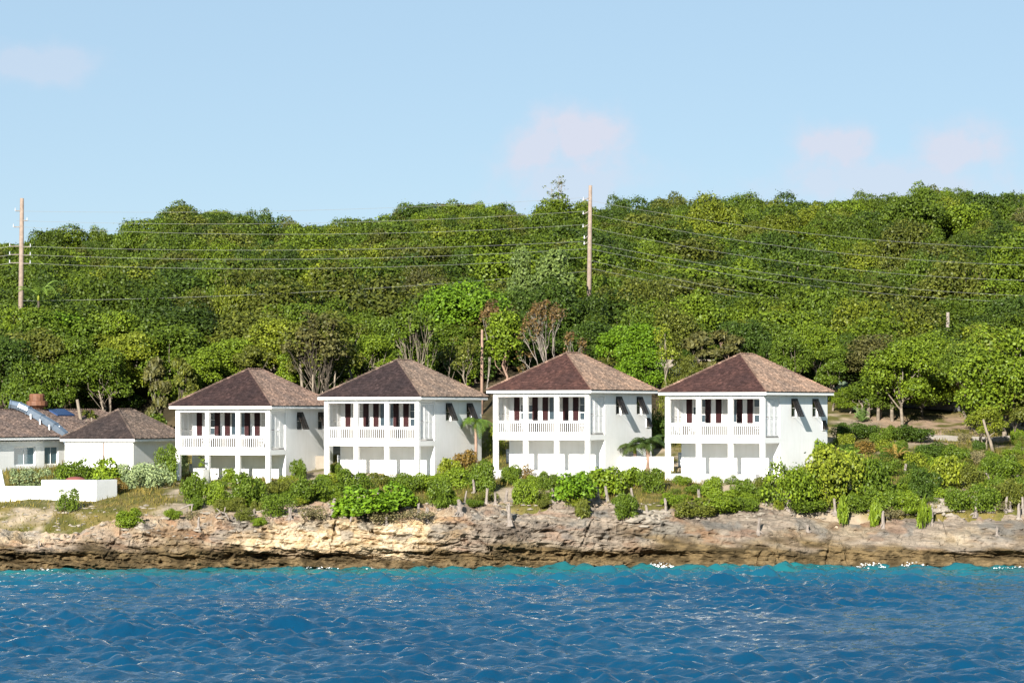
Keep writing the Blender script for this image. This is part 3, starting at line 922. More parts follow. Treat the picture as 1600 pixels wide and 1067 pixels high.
# air-conditioning units hung on the left side wall, seen under the balcony
def make_ac(label, V):
    r = thing('air_conditioner', label, 'air conditioner', vloc(V, -VW - .02, VB + .75, .9), V.rotation_euler[2], 'air conditioners beside the villas')
    obj('casing', B().box(-.45, -.02, -.4, .4, .12, 1.15).mesh('casing'), M['grey_metal'], r)
    g = B()
    for k in range(7):
        g.box(-.40, -.07, -.415, -.402, .25 + k * .11, .30 + k * .11)
    obj('grille', g.mesh('grille'), M['white_paint'], r)
    obj('bracket', B().box(-.5, 0, -.3, -.24, .04, .115).box(-.5, 0, .24, .3, .04, .115).mesh('bracket'), M['dark_brown'], r)
for V, t in ((V1, 'leftmost villa'), (V2, 'second villa from the left'), (V3, 'third villa from the left'), (V4, 'rightmost villa')):
    make_ac('grey boxed air conditioner on the left wall of the %s' % t, V)
# white chairs on the balconies
def make_chair():
    r = thing('balcony_chair', 'x', 'chair', group='white chairs on the balconies')
    obj('seat', B().box(-.28, .28, -.28, .28, .36, .42).mesh('seat'), M['white_paint'], r)
    bk = B()
    for k in range(5):
        bk.hexa([(-.26 + k * .11, .24, .42), (-.18 + k * .11, .24, .42), (-.18 + k * .11, .27, .42), (-.26 + k * .11, .27, .42),
                 (-.26 + k * .11, .40, 1.0), (-.18 + k * .11, .40, 1.0), (-.18 + k * .11, .43, 1.0), (-.26 + k * .11, .43, 1.0)])
    obj('backrest', bk.mesh('backrest'), M['white_paint'], r)
    lm = B().box(-.03, .03, -.03, .03, 0, .357).mesh('leg')
    for x in (-.24, .24):
        for y in (-.24, .24):
            l = obj('leg', lm, M['white_paint'], r); l.location = (x, y, 0)
        obj('armrest', B().box(x - .05, x + .05, -.28, .30, .60, .64).mesh('armrest'), M['white_paint'], r)
    return r
ch0 = make_chair()
first = True
for V, t, xs_ in ((V1, 'leftmost villa', (-6.3, -1.4)), (V3, 'third villa from the left', (-6.4, -1.2)), (V4, 'rightmost villa', (-6.6, -1.1))):
    for x, s in zip(xs_, ('left', 'right')):
        c = ch0 if first else copy_tree(ch0)
        first = False
        c.location = vloc(V, x, 1.55, ZB + .452)
        c.rotation_euler = (0, 0, V.rotation_euler[2] + (0.25 if s == 'left' else -0.3))
        c['label'] = 'white slatted chair, %s end of the balcony of the %s' % (s, t)

# small outbuilding
OB = thing('outbuilding', 'small white single-storey outbuilding with hipped shingle roof left of the villas', 'building')
p = wpt(208, 690, 246)
OB.location = (p.x, p.y, p.z - 2.6); OB.rotation_euler = (0, 0, -TH + .10)
obj('wall', B().box(-6.0, 0, 0, 8.4, -2, 2.62).mesh('wall'), M['white_wall'], OB)
hip_roof(OB, 6.0, 8.4, .3, 2.85, 5.05, (0.040, 0.031, 0.029), (0.17, 0.13, 0.105), 20)
obj('drain_pipe', B().tube([(-2.6, -.06, -1.0), (-2.6, -.06, 2.5)], [.045, .045], 6).mesh('drain_pipe'), M['rust_paint'], OB)

# the longer building at the left edge, kitchen duct on its roof
KB = thing('kitchen_building', 'long white building cut by the left edge, silver duct and rust-coloured fan on its roof', 'building')
p = wpt(-84, 688, 238.0)
KB.location = (p.x, p.y, p.z - 2.75); KB.rotation_euler = (0, 0, -TH)
KW, KL = 8.0, 29.0
b = B()
side = lambda u, z, d: (0 - d, u, z)
kops = [(8.3, 11.0, .75, 2.2), (12.2, 14.0, .75, 2.2)]
wall_quads(b, side, 0, KL, -2.5, 2.62, kops, .14)
b.add([(-KW, 0, -2.5), (0, 0, -2.5), (0, 0, 2.62), (-KW, 0, 2.62)], [(0, 1, 2, 3)])
b.add([(-KW, KL, -2.5), (0, KL, -2.5), (0, KL, 2.62), (-KW, KL, 2.62)], [(0, 1, 2, 3)])
b.add([(-KW, 0, -2.5), (-KW, KL, -2.5), (-KW, KL, 2.62), (-KW, 0, 2.62)], [(0, 1, 2, 3)])
obj('wall', b.mesh('wall'), M['white_wall'], KB)
for (a, c, e, f) in kops:
    window(KB, side, a, c, e, f, .12, 2, 1, 'teal_glass', .09)
obj('pilaster', B().box(.003, .22, 16.2, 16.7, -2.5, 2.6).mesh('pilaster'), M['white_paint'], KB)
obj('meter_box', B().box(.003, .25, 15.3, 15.9, 1.25, 1.75).mesh('meter_box'), M['white_paint'], KB)
aw = B()
for (ya, yb) in ((17.6, 18.7), (18.9, 20.0)):
    aw.hexa([(.01, ya, 2.1), (.01, yb, 2.1), (.06, yb, 2.1), (.06, ya, 2.1), (.55, ya, 1.2), (.55, yb, 1.2), (.60, yb, 1.22), (.60, ya, 1.22)])
obj('awning_window', aw.mesh('awning_window'), M['teal_glass'], KB)
hip_roof(KB, KW, KL, .35, 2.95, 5.0, (0.08, 0.058, 0.05), (0.175, 0.13, 0.108), 40)
# duct climbs the side slope from the eave to the fan on the ridge
def slope_pt(x, y, lift): # x from 0.35 (eave) to -4 (ridge)
    t = (0.35 - x) / 4.35
    return Vector((x, y, 2.95 + 2.05 * t + lift))
path = [(0.85, 14.4, -.45), (.35, 14.4, .12), (-.6, 14.35, .36), (-1.8, 14.3, .42), (-3.0, 14.2, .44), (-3.7, 14.0, .42), (-4.3, 13.5, .3)]
db = B()
pts = [slope_pt(*q) for q in path]
duct = None
for i in range(len(pts) - 1):
    a, c = pts[i], pts[i + 1]
    seg = B().tube([a, c], [.36, .36], 8 if i in (4, 5) else 4)
    o = obj('duct_section', seg.mesh('duct_section'), M['galvanised'], KB)
    obj('flange', B().tube([c - (c - a).normalized() * .05, c + (c - a).normalized() * .05], [.41, .41], 8 if i in (4, 5) else 4).mesh('flange'), M['galvanised'], KB)
for (x, y) in ((-.4, 14.6), (-1.3, 14.6), (-2.2, 14.6)):
    q = slope_pt(x, y, 0)
    for dx_, h_ in ((.25, .45), (-.3, .55)):
        obj('duct_support', B().tube([q + Vector((dx_, dx_ - .5, -.1)), q + Vector((dx_, dx_ - .5, h_))], [.07, .07], 5).mesh('duct_support'), M['white_paint'], KB)
fp = Vector((-4.4, 17.2, 4.75))
prof = [(.42, 0), (.42, .35), (.55, .45), (.85, .62), (.85, .95), (.62, 1.0), (.62, 1.45), (.55, 1.55), (.0, 1.56)]
obj('roof_fan', B().tube([fp + Vector((0, 0, z)) for r, z in prof], [max(r, .01) for r, z in prof], 14).mesh('roof_fan'), M['rust_paint'], KB)
sk = B().hexa([slope_pt(-3.9, 17.9, .06), slope_pt(-2.9, 17.9, .06), slope_pt(-2.9, 20.2, .06), slope_pt(-3.9, 20.2, .06),
               slope_pt(-3.9, 17.9, .16), slope_pt(-2.9, 17.9, .16), slope_pt(-2.9, 20.2, .16), slope_pt(-3.9, 20.2, .16)])
obj('skylight', sk.mesh('skylight'), M['skylight_blue'], KB)

# walls
def wall_thing(name, label, pts, tops, thick, mat, depth=2.0, cap=True):
    r = thing(name, label, 'wall', (pts[0][0], pts[0][1], tops[0] - depth))
    for i in range(len(pts) - 1):
        a, c = Vector((*pts[i], 0)), Vector((*pts[i + 1], 0))
        d = (c - a).normalized(); s = Vector((-d.y, d.x, 0)) * thick
        zt = tops[i]
        o0 = Vector(r.location)
        P = [a, c, c + s, a + s]
        b = B().hexa([tuple(p + Vector((0, 0, zt - depth)) - o0) for p in P] + [tuple(p + Vector((0, 0, zt)) - o0) for p in P])
        obj('wall_section', b.mesh('wall_section'), mat, r)
    return r
A = [wpt(px, 700, 229.0) for px in (-60, 65, 150)]
e = Vector((math.sin(TH), math.cos(TH), 0)) * 2.6
wall_thing('terrace_wall', 'stepped white retaining wall below the buildings at the left edge', [(A[0].x, A[0].y), (A[1].x, A[1].y), (A[2].x, A[2].y), (A[2].x + e.x, A[2].y + e.y)], [5.32, 5.78, 5.77], .28, M['white_wall'], 2.4)
q = wpt(3, 735, 231.5)
wl = thing('stair_wall', 'white sloping stair wall at the far left behind the stepped wall', 'wall', (q.x, q.y, 5.2))
obj('wall_panel', B().hexa([(-3, 0, -1.2), (.45, 0, -1.2), (.45, .3, -1.2), (-3, .3, -1.2), (-3, 0, 1.25), (-.05, 0, 1.25), (-.05, .3, 1.25), (-3, .3, 1.25)]).mesh('wall_panel'), M['white_wall'], wl)
a, c = wpt(474, 712, 247), wpt(512, 712, 246.4)
wall_thing('garden_wall', 'low cream garden wall in the gap between the two left villas', [(a.x, a.y), (c.x, c.y)], [a.z], .3, M['cream_wall'], 2.2)
a, c = wpt(950, 713, 240.5), wpt(1052, 713, 239.5)
wall_thing('garden_wall', 'white garden wall in the gap between the two right villas', [(a.x, a.y), (c.x, c.y)], [a.z], .3, M['white_wall'], 2.6)
a, c = wpt(930, 562, 271.5), wpt(1130, 566, 270.5)
wall_thing('retaining_wall', 'long cream retaining wall among the trees behind the two right villas', [(a.x, a.y), (c.x, c.y)], [a.z], .5, M['cream_wall'], 2.6)
a, c = wpt(1296, 590, 269.5), wpt(1350, 592, 268.5)
wall_thing('retaining_wall', 'short sunlit sandy retaining wall behind the right corner of the rightmost villa', [(a.x, a.y), (c.x, c.y)], [a.z], .5, M['cream_wall'], 3.0)

# red dome behind the stepped wall
q = wpt(118, 752, 231.0)
rd = thing('garden_dome', 'rounded red dome showing above the stepped white wall', 'dome', (q.x, q.y, q.z - .5))
pr = [(.35, 0), (.75, .1), (.82, .45), (.78, .6), (.62, .74), (.35, .83), (.01, .86)]
obj('cover', B().tube([(0, 0, z) for r_, z in pr], [r_ for r_, z in pr], 16).mesh('dome', True), M['terracotta'], rd)
obj('rim', B().tube([(0, 0, .44), (0, 0, .50)], [.88, .88], 16).mesh('rim'), M['rust_paint'], rd)
# planter in front of the first villa
q = vloc(V1, -5.55, -.6)
q.z = gz(q.x, q.y)
pl = thing('planter', 'tall white square planter with a small leafy plant before the leftmost villa', 'planter', q, -TH)
obj('box', B().hexa([(-.36, -.36, -.3), (.36, -.36, -.3), (.36, .36, -.3), (-.36, .36, -.3), (-.44, -.44, 1.05), (.44, -.44, 1.05), (.44, .44, 1.05), (-.44, .44, 1.05)]).mesh('box'), M['white_wall'], pl)
obj('soil', B().box(-.40, .40, -.40, .40, 1.052, 1.07).mesh('soil'), M['bark_dark'], pl)
PLANTER = pl

# ---------------------------------------------------------------- poles, wires, cars
def pole(name, label, px, y, top_py, radius, arms=(), lean=0.0, mat='pole_wood'):
    X = (px - 800) * y / FPX
    base = gz(X, y)
    H = CAM_Z + (HORIZON - top_py) * y / FPX - base
    r = thing(name, label, 'utility pole', (X, y, base))
    obj('shaft', B().tube([(-lean * H * .5, 0, -1), (0, 0, H * .5), (lean * H * .5, 0, H)], [radius * 1.25, radius * 1.1, radius * .85], 10).mesh('shaft', True), M[mat], r)
    for (apy, dx, dz) in arms:
        z = CAM_Z + (HORIZON - apy) * y / FPX - base
        xl = lean * (z - H * .5)
        obj('cross_arm', B().tube([(xl - .05, -.12, z), (xl + dx, -.12, z + dz)], [.05, .04], 5).mesh('cross_arm'), M['dead_wood'], r)
        ins = B().tube([(xl + dx, -.12, z + dz), (xl + dx, -.12, z + dz + .28)], [.06, .04], 6)
        obj('insulator', ins.mesh('insulator'), M['grey_metal'], r)
    return r
pole('utility_pole', 'tall brown utility pole with staggered side arms above the third villa', 921, 290, 290, .19,
     [(309, -.62, -.25), (330, -.62, -.3), (351, -.62, -.25), (368, -.5, -.3), (377, -.5, -.3)], .012)
pole('utility_pole', 'grey utility pole with paired cross arms near the left edge', 33, 280, 310, .20,
     [(330, -.55, .0), (355, -.7, 0), (385, -1.0, 0), (386, .8, 0), (398, -1.0, 0), (399, .8, 0), (411, -1.0, 0), (412, .8, 0), (345, .5, 0)], .01)
pole('utility_pole', 'short grey pole rising from the trees at the right', 1481, 285, 488, .17, [], 0.0, 'dead_wood')
pole('utility_pole', 'pinkish wooden pole standing in the trees between the second and third villas', 753, 258, 515, .11, [], 0.004, 'bark_red')
def wire(label, a, c, sag, n=40):
    a, c = Vector(a), Vector(c)
    pts = [a.lerp(c, i / n) - Vector((0, 0, 4 * sag * (i / n) * (1 - i / n))) for i in range(n + 1)]
    o0 = pts[0].copy()
    o = obj('power_line', B().tube([p - o0 for p in pts], [.014] * (n + 1), 4, False).mesh('power_line'), M['wire'])
    o.location = o0
    return tag(o, label, 'wire', 'power lines strung between the poles')
ordn = ['topmost', 'second from the top', 'third from the top', 'fourth from the top', 'fifth from the top', 'sixth from the top', 'lowest']
for i, (l, r) in enumerate(((330, 309), (345, 330), (355, 351), (385, 377), (398, 389), (411, 402), (470, 424))):
    wire('pale power line between the two utility poles, %s' % ordn[i], wpt(26 if i < 2 else 36, l, 279.8), wpt(915, r, 289.8), .55 + .1 * (i % 3))
for i, (l, r) in enumerate(((313, 384), (334, 410), (355, 432), (379, 462), (388, 470), (406, 505), (418, 520))):
    wire('pale power line running right from the brown pole, %s' % ordn[i], wpt(918, l, 289.8), wpt(1900, r, 300), 1.75 + .15 * (i % 3), 60)
for i, l in enumerate((385, 398, 411)):
    wire('power line running off the left edge from the grey pole, %s' % ('uppermost', 'middle', 'lowest')[i], wpt(18, l, 279.8), wpt(-500, l + 22, 285), .8)

def car(label, loc, rz, paint):
    r = thing('parked_car', label, 'car', loc, rz, 'cars parked behind the villas')
    prof = [(-2.2, .45), (-2.25, .95), (-2.05, 1.15), (-1.0, 1.22), (-.35, 1.78), (1.5, 1.80), (2.1, 1.25), (2.2, .95), (2.2, .45)]
    def shell(pr, w, taper):
        V = []
        for s in (-1, 1):
            for x, z in pr:
                ww = w if z < 1.24 else w - taper
                V.append((x, s * ww, z))
        n = len(pr)
        b = B()
        b.v = V
        b.q = [(i, (i + 1) % n, n + (i + 1) % n, n + i) for i in range(n)]
        for s in (0, n):
            for i in range(1, n - 1):
                b.t.append((s, s + i, s + i + 1) if s == 0 else (s, s + i + 1, s + i))
        return b
    body = obj('body', shell(prof, .9, .14).mesh('body'), M[paint], r)
    for s in (-1, 1):
        y = s * .775
        obj('side_window', B().hexa([(-.72, y - .012, 1.27), (.35, y - .012, 1.27), (.35, y + .012, 1.27), (-.72, y + .012, 1.27), (-.28, y - .012, 1.7), (.35, y - .012, 1.7), (.35, y + .012, 1.7), (-.28, y + .012, 1.7)]).mesh('side_window'), M['glass'], r)
        obj('side_window', B().hexa([(.45, y - .012, 1.27), (1.85, y - .012, 1.27), (1.85, y + .012, 1.27), (.45, y + .012, 1.27), (.45, y - .012, 1.7), (1.45, y - .012, 1.7), (1.45, y + .012, 1.7), (.45, y + .012, 1.7)]).mesh('side_window'), M['glass'], r)
        for x in (-1.4, 1.4):
            w = obj('wheel', B().tube([(x, s * .72, .36), (x, s * .93, .36)], [.36, .36], 16).mesh('wheel'), M['rubber'], r)
            obj('rim', B().tube([(x, s * .80, .36), (x, s * .94, .36)], [.2, .2], 12).mesh('rim'), M['grey_metal'], w)
        obj('headlight', B().box(-2.26, -2.18, s * .6 - .18, s * .6 + .18, .8, .95).mesh('headlight'), M['head_lamp'], r)
    obj('windscreen', B().hexa([(-.98, -.68, 1.26), (-.98, .68, 1.26), (-.94, .68, 1.25), (-.94, -.68, 1.25), (-.42, -.64, 1.74), (-.42, .64, 1.74), (-.37, .64, 1.73), (-.37, -.64, 1.73)]).mesh('windscreen'), M['teal_glass'], r)
    return r
q = wpt(1455, 650, 262.9); car('dark car parked on the road under the trees at the right', (q.x, q.y, gz(q.x, q.y) + .26), math.radians(176), 'car_paint')
q = wpt(1074, 590, 266.2); car('dark blue car half hidden by trunks behind the rightmost villa roof', (q.x, q.y, gz(q.x, q.y) + .11), math.radians(20), 'car_blue')

# ---------------------------------------------------------------- foliage
def leaf_cloud(rs, C, rad, per, leaf, flat=0.75, up=0.35, droop=0.0, aspect=1.0, inner=0.15):
    """leaves on the surface of clumps: C (n,3) centres, rad (n,) radii -> vertices of rhombic leaves"""
    n = len(C)
    cnt = np.maximum(4, (per * (rad / rad.mean()) ** 2).astype(int))
    idx = np.repeat(np.arange(n), cnt)
    N = len(idx)
    d = rs.normal(0, 1, (N, 3)); d /= np.linalg.norm(d, axis=1)[:, None]
    d[:, 2] = np.where(d[:, 2] < -0.7, -d[:, 2] * 0.9, d[:, 2])
    rr = rad[idx] * (1 - inner * np.abs(rs.normal(0, 1, N)))
    rr = np.where(rs.rand(N) < .13, rr * rs.uniform(1.05, 1.42, N), rr)           # stray sprigs break the outline
    rr = rr * (0.86 + 0.28 * (fbm(d[:, 0] * 2.2 + idx * 3.1, d[:, 1] * 2.2, d[:, 2] * 2.2, 2) * .5 + .5))
    P = C[idx] + d * rr[:, None] * np.array([1, 1, flat])
    nrm = d * 0.75 + rs.normal(0, 0.55, (N, 3)) + np.array([0, 0, up])
    nrm /= np.linalg.norm(nrm, axis=1)[:, None]
    t = np.cross(nrm, rs.normal(0, 1, (N, 3))); t /= np.linalg.norm(t, axis=1)[:, None] + 1e-9
    if droop:
        t = t * (1 - droop) + np.array([0, 0, -1.0]) * droop
        t /= np.linalg.norm(t, axis=1)[:, None]
    s = np.cross(nrm, t); s /= np.linalg.norm(s, axis=1)[:, None] + 1e-9
    sz = leaf * rs.uniform(0.6, 1.35, N)[:, None]
    V = np.stack([P + t * sz * 0.5 * aspect, P + s * sz * 0.36, P - t * sz * 0.5 * aspect, P - s * sz * 0.36], 1)
    return V.reshape(-1, 3)
def quads_of(V): return np.arange(len(V)).reshape(-1, 4)
def leaf_mesh(name, V, mat='leaf'):
    me = mk_mesh(name, V, quads_of(V))
    me.materials.append(M[mat])
    return me
def clumps(rs, n, rx, ry, rz, z0, shape='dome', cr=(0.28, 0.46)):
    C = []
    k = 0
    while len(C) < n:
        k += 1
        p = rs.uniform(-1, 1, 3)
        l = np.linalg.norm(p)
        if l > 1 or (k < 5000 and l < 0.45):
            continue
        if shape == 'dome' and p[2] < -0.75: continue
        if shape == 'umbrella' and p[2] < -0.35: continue
        if shape == 'column': p[:2] *= 0.8
        C.append(p)
    C = np.array(C)
    rad = rs.uniform(cr[0], cr[1], n) * min(rx, rz * 1.3)
    return C * np.array([rx - rad.mean() * .6, ry - rad.mean() * .6, rz - rad.mean() * .5]) + np.array([0, 0, z0]), rad
def limbs(b, rs, H0, C, rad, r0, bend=0.3, frac=1.0):
    """trunk from the ground to H0, then limbs reaching into the clumps"""
    pts = [Vector((0, 0, -0.6))]
    n = 5
    for i in range(1, n + 1):
        pts.append(Vector((rs.normal(0, bend * .35), rs.normal(0, bend * .35), H0 * i / n)))
    b.tube(pts, [r0 * (1.25 - 0.6 * i / n) for i in range(n + 1)], 7)
    top = pts[-1]
    for c in C[: max(2, int(len(C) * frac))]:
        c = Vector(c)
        f = rs.uniform(.45, 1.0)
        j = f * n
        k = min(int(j), n - 1)
        st = pts[k].lerp(pts[k + 1], j - k)
        mid = st.lerp(c, .5) + Vector((rs.normal(0, .22), rs.normal(0, .22), -.18 + rs.normal(0, .12)))
        rr = r0 * rs.uniform(.28, .5)
        b.tube([st, mid, c], [rr, rr * .72, rr * .3], 5)
def tree_proto(seed, H=8.0, Rr=2.9, crown=0.6, n=15, per=210, leaf=0.34, shape='dome', r0=.15, bend=.3, frac=1.0, flat=.72, cr=(0.28, 0.46), droop=0, aspect=1.0, stems=1):
    rs = np.random.RandomState(seed)
    rz = H * crown / 2
    C, rad = clumps(rs, n, Rr, Rr, rz, H - rz, shape, cr)
    V = leaf_cloud(rs, C, rad, per, leaf, flat, droop=droop, aspect=aspect)
    b = B()
    H0 = (H - 2 * rz) + rz * .5
    if stems == 1:
        limbs(b, rs, H0, C, rad, r0, bend, frac)
    else:
        for s in range(stems):
            b2 = B()
            limbs(b2, rs, H0, C[s::stems], rad, r0 * .75, bend, frac)
            ang = 2 * math.pi * s / stems + rs.rand()
            lean = rs.uniform(.10, .22)
            b2.v = [(v[0] + (math.cos(ang) * lean * v[2] if v[2] < H0 * 1.01 else math.cos(ang) * lean * H0 * max(0, 1 - (v[2] - H0) / rz)) + math.cos(ang) * .15,
                     v[1] + (math.sin(ang) * lean * v[2] if v[2] < H0 * 1.01 else math.sin(ang) * lean * H0 * max(0, 1 - (v[2] - H0) / rz)), v[2]) for v in b2.v]
            b.add(b2.v, b2.q, b2.t)
    return leaf_mesh('crown', V), b.mesh('trunk', True), H, Rr
def make_tree(name, label, proto, loc, H, Rr, color, bark, rz=None, group=None, cat='tree'):
    cm_, tm, PH, PR = proto
    t = thing(name, label, cat, loc, random.uniform(0, 6.283) if rz is None else rz, group)
    t.scale = (Rr / PR, Rr / PR, H / PH)
    o = obj('crown', cm_, None, t, color=color)
    k = obj('trunk', tm, None, t)
    if len(tm.materials) == 0: tm.materials.append(M['bark_pale'])
    k.material_slots[0].link = 'OBJECT'; k.material_slots[0].material = M[bark]
    return t
FOL = {'bright': (0.185, 0.250, 0.022), 'mid': (0.125, 0.178, 0.020), 'dark': (0.072, 0.115, 0.018), 'olive': (0.150, 0.160, 0.030),
       'yellow': (0.235, 0.265, 0.028), 'brown': (0.140, 0.128, 0.048), 'rust': (0.19, 0.115, 0.055), 'grey': (0.17, 0.20, 0.12), 'lime': (0.165, 0.275, 0.020), 'casuarina': (0.105, 0.140, 0.045), 'croton': (0.22, 0.135, 0.04), 'dry': (0.20, 0.165, 0.10)}
FK = {'grey': 1.15, 'croton': .6, 'dry': .75, 'rust': .6, 'brown': .6, 'casuarina': .95}
FOL = {k_: tuple(np.array(v_) * FK.get(k_, .60) * np.array((.98, 1.04, .85))) for k_, v_ in FOL.items()}
# hillside trees ------------------------------------------------------------
HILL = [tree_proto(100 + i, 5.2, 2.7, .86, (15, 18, 22, 14, 17, 12)[i], (400, 350, 320, 430, 380, 470)[i], .20, 'dome', .11, .3, .35, flat=(.8, .62, .85, .7, .75, .9)[i], cr=(.16, .56)) for i in range(6)]
rs = np.random.RandomState(31)
cand = []
y = 274.0
while y < 408:
    sp = np.interp(y, [274, 340, 385, 405], [4.5, 4.8, 3.9, 3.6])
    xmax = y * 0.16 + 14
    x = -xmax + rs.rand() * sp
    while x < xmax:
        cand.append((x + rs.normal(0, sp * .25), y + rs.normal(0, sp * .25)))
        x += sp
    y += sp * 0.82
cand.sort(key=lambda c: c[1])
hill_kinds = [('bright', 'bright green dense-crowned tree in the hillside wood'), ('mid', 'mid green dense-crowned tree in the hillside wood'), ('dark', 'dark green dense-crowned tree in the hillside wood'),
              ('olive', 'olive green dense-crowned tree in the hillside wood'), ('yellow', 'yellow-green dense-crowned tree in the hillside wood'), ('brown', 'brownish thin-leaved tree in the hillside wood')]
probs = np.array([.20, .34, .20, .17, .08, .01]); probs /= probs.sum()
def hill_kind(x, y):
    v = fbm(x * .045 + 3, y * .06, 7.0, 2)
    p = probs.copy()
    if v > .25: p = np.array([.36, .34, .06, .12, .12, .0])
    elif v < -.25: p = np.array([.08, .36, .36, .17, .02, .01])
    p = p / p.sum()
    return rs.choice(6, p=p)
near_n = 0
HLAB = []
SV = []
def clear_spot(x, y):
    px = 800 + x * FPX / y
    if 1462 < px < 1500 and y < 287: return True
    return False
for (x, y) in cand:
    k = hill_kind(x, y)
    z = gz(x, y) - .25
    hs = rs.uniform(.72, 1.12) + .45 * rs.rand() ** 3
    ws = rs.uniform(.75, 1.15) + .75 * rs.rand() ** 2.5
    hs = hs * (.72 + .28 * ws)
    rg = float(np.interp(y, [340, 385], [1.0, .68]))
    ws *= rg; hs *= rg * .5 + .5
    if clear_spot(x, y): hs *= .62
    c = (np.array(FOL[hill_kinds[k][0]]) * .9 + np.array(FOL['mid']) * .1) * rs.uniform(.62, 1.0)
    if near_n < 300 and abs(x) < y * .16 + 4:
        near_n += 1
        HLAB.append((x, y, hill_kinds[k][0], hs)); HT = make_tree('hillside_tree', hill_kinds[k][1], HILL[rs.randint(6)], (x, y, z), 5.0 * hs, 2.7 * ws, tuple(c), 'bark_pale' if rs.rand() < .6 else 'bark_dark', group='trees on the hillside'); HLAB[-1] += (HT,)
    else:
        SV.append((x, y, z, rs.rand() * 6.283, ws, hs * .96, rs.randint(6), *c))
# every hillside tree is told apart by tone, by what it stands above and by its order there
ZN = [(0, 'at the far left edge'), (110, 'above the small outbuilding'), (262, 'above the leftmost villa'), (500, 'above the second villa'), (690, 'above the pinkish pole'),
      (762, 'above the third villa'), (1030, 'above the rightmost villa'), (1300, 'above the parked dark car'), (1520, 'at the far right edge')]
BN = [(274, 'lowest on the hillside'), (283, 'low on the hillside'), (294, 'partway up the hillside'), (306, 'halfway up the hillside')]
TONE = {'bright': 'bright green', 'mid': 'mid green', 'dark': 'dark green', 'olive': 'olive green', 'yellow': 'yellow-green', 'brown': 'brownish'}
grp = {}
for (x, y, kk, hs, o) in HLAB:
    px = 800 + x * FPX / y
    z_ = [n for a_, n in ZN if px >= a_ or a_ == 0][-1]
    b_ = [n for a_, n in BN if y >= a_ or a_ == 274][-1]
    grp.setdefault((kk, z_, b_), []).append((px, o))
PLACE = ['first', 'second', 'third', 'fourth', 'fifth', 'sixth', 'seventh', 'eighth', 'ninth', 'tenth', 'eleventh', 'twelfth', 'thirteenth', 'fourteenth', 'fifteenth', 'sixteenth', 'seventeenth', 'eighteenth', 'nineteenth', 'twentieth', 'twenty-first', 'twenty-second', 'twenty-third', 'twenty-fourth']
for (kk, z_, b_), L_ in grp.items():
    L_.sort(key=lambda q_: q_[0])
    for i_, (px, o) in enumerate(L_):
        o['label'] = '%s tree %s %s' % (TONE[kk], b_, z_) + ('' if len(L_) == 1 else ', %s from left' % PLACE[min(i_, 15)])
# the rest of the wood, up to the ridge: one mass, grown on points from the same crowns
SV = np.array(SV)
wm = mk_mesh('hillside_wood', SV[:, :3])
for nm_, typ_, dat_ in (('rot', 'FLOAT_VECTOR', np.stack([SV[:, 3] * 0, SV[:, 3] * 0, SV[:, 3]], 1)), ('scl', 'FLOAT_VECTOR', np.stack([SV[:, 4], SV[:, 4], SV[:, 5]], 1)), ('col', 'FLOAT_COLOR', np.concatenate([SV[:, 7:10], SV[:, 7:8] * 0 + 1], 1)), ('kind', 'INT', SV[:, 6])):
    at_ = wm.attributes.new(nm_, typ_, 'POINT')
    if typ_ == 'INT': at_.data.foreach_set('value', dat_.astype(np.int32))
    else: at_.data.foreach_set('color' if typ_ == 'FLOAT_COLOR' else 'vector', dat_.astype(np.float32).ravel())
wood = tag(obj('hillside_wood', wm), 'dense green wood covering the upper hillside to the ridge', None, None, 'stuff')
ng = bpy.data.node_groups.new('wood_on_points', 'GeometryNodeTree')
ng.interface.new_socket('Geometry', in_out='INPUT', socket_type='NodeSocketGeometry')
ng.interface.new_socket('Geometry', in_out='OUTPUT', socket_type='NodeSocketGeometry')
gi, go = nn(ng, 'NodeGroupInput'), nn(ng, 'NodeGroupOutput')
jn = nn(ng, 'GeometryNodeJoinGeometry')
def gattr(nm_, typ_):
    a_ = nn(ng, 'GeometryNodeInputNamedAttribute', data_type=typ_)
    a_.inputs['Name'].default_value = nm_
    return a_.outputs['Attribute']
rt_, sc_, kd_ = gattr('rot', 'FLOAT_VECTOR'), gattr('scl', 'FLOAT_VECTOR'), gattr('kind', 'INT')
for k_ in range(6):
    src_ = next(o for o in col.objects if o.type == 'MESH' and o.data == HILL[k_][0])
    oi_ = nn(ng, 'GeometryNodeObjectInfo', transform_space='ORIGINAL')
    oi_.inputs['Object'].default_value = src_
    sm_ = nn(ng, 'GeometryNodeSetMaterial'); sm_.inputs['Material'].default_value = M['leaf_attr']
    ng.links.new(oi_.outputs['Geometry'], sm_.inputs['Geometry'])
    cp_ = nn(ng, 'FunctionNodeCompare', data_type='INT', operation='EQUAL')
    ng.links.new(kd_, cp_.inputs[2]); cp_.inputs[3].default_value = k_
    ip_ = nn(ng, 'GeometryNodeInstanceOnPoints')
    ng.links.new(gi.outputs[0], ip_.inputs['Points']); ng.links.new(cp_.outputs[0], ip_.inputs['Selection'])
    ng.links.new(sm_.outputs[0], ip_.inputs['Instance']); ng.links.new(rt_, ip_.inputs['Rotation']); ng.links.new(sc_, ip_.inputs['Scale'])
    ng.links.new(ip_.outputs[0], jn.inputs[0])
ng.links.new(jn.outputs[0], go.inputs[0])
md_ = wood.modifiers.new('wood', 'NODES')
md_.node_group = ng

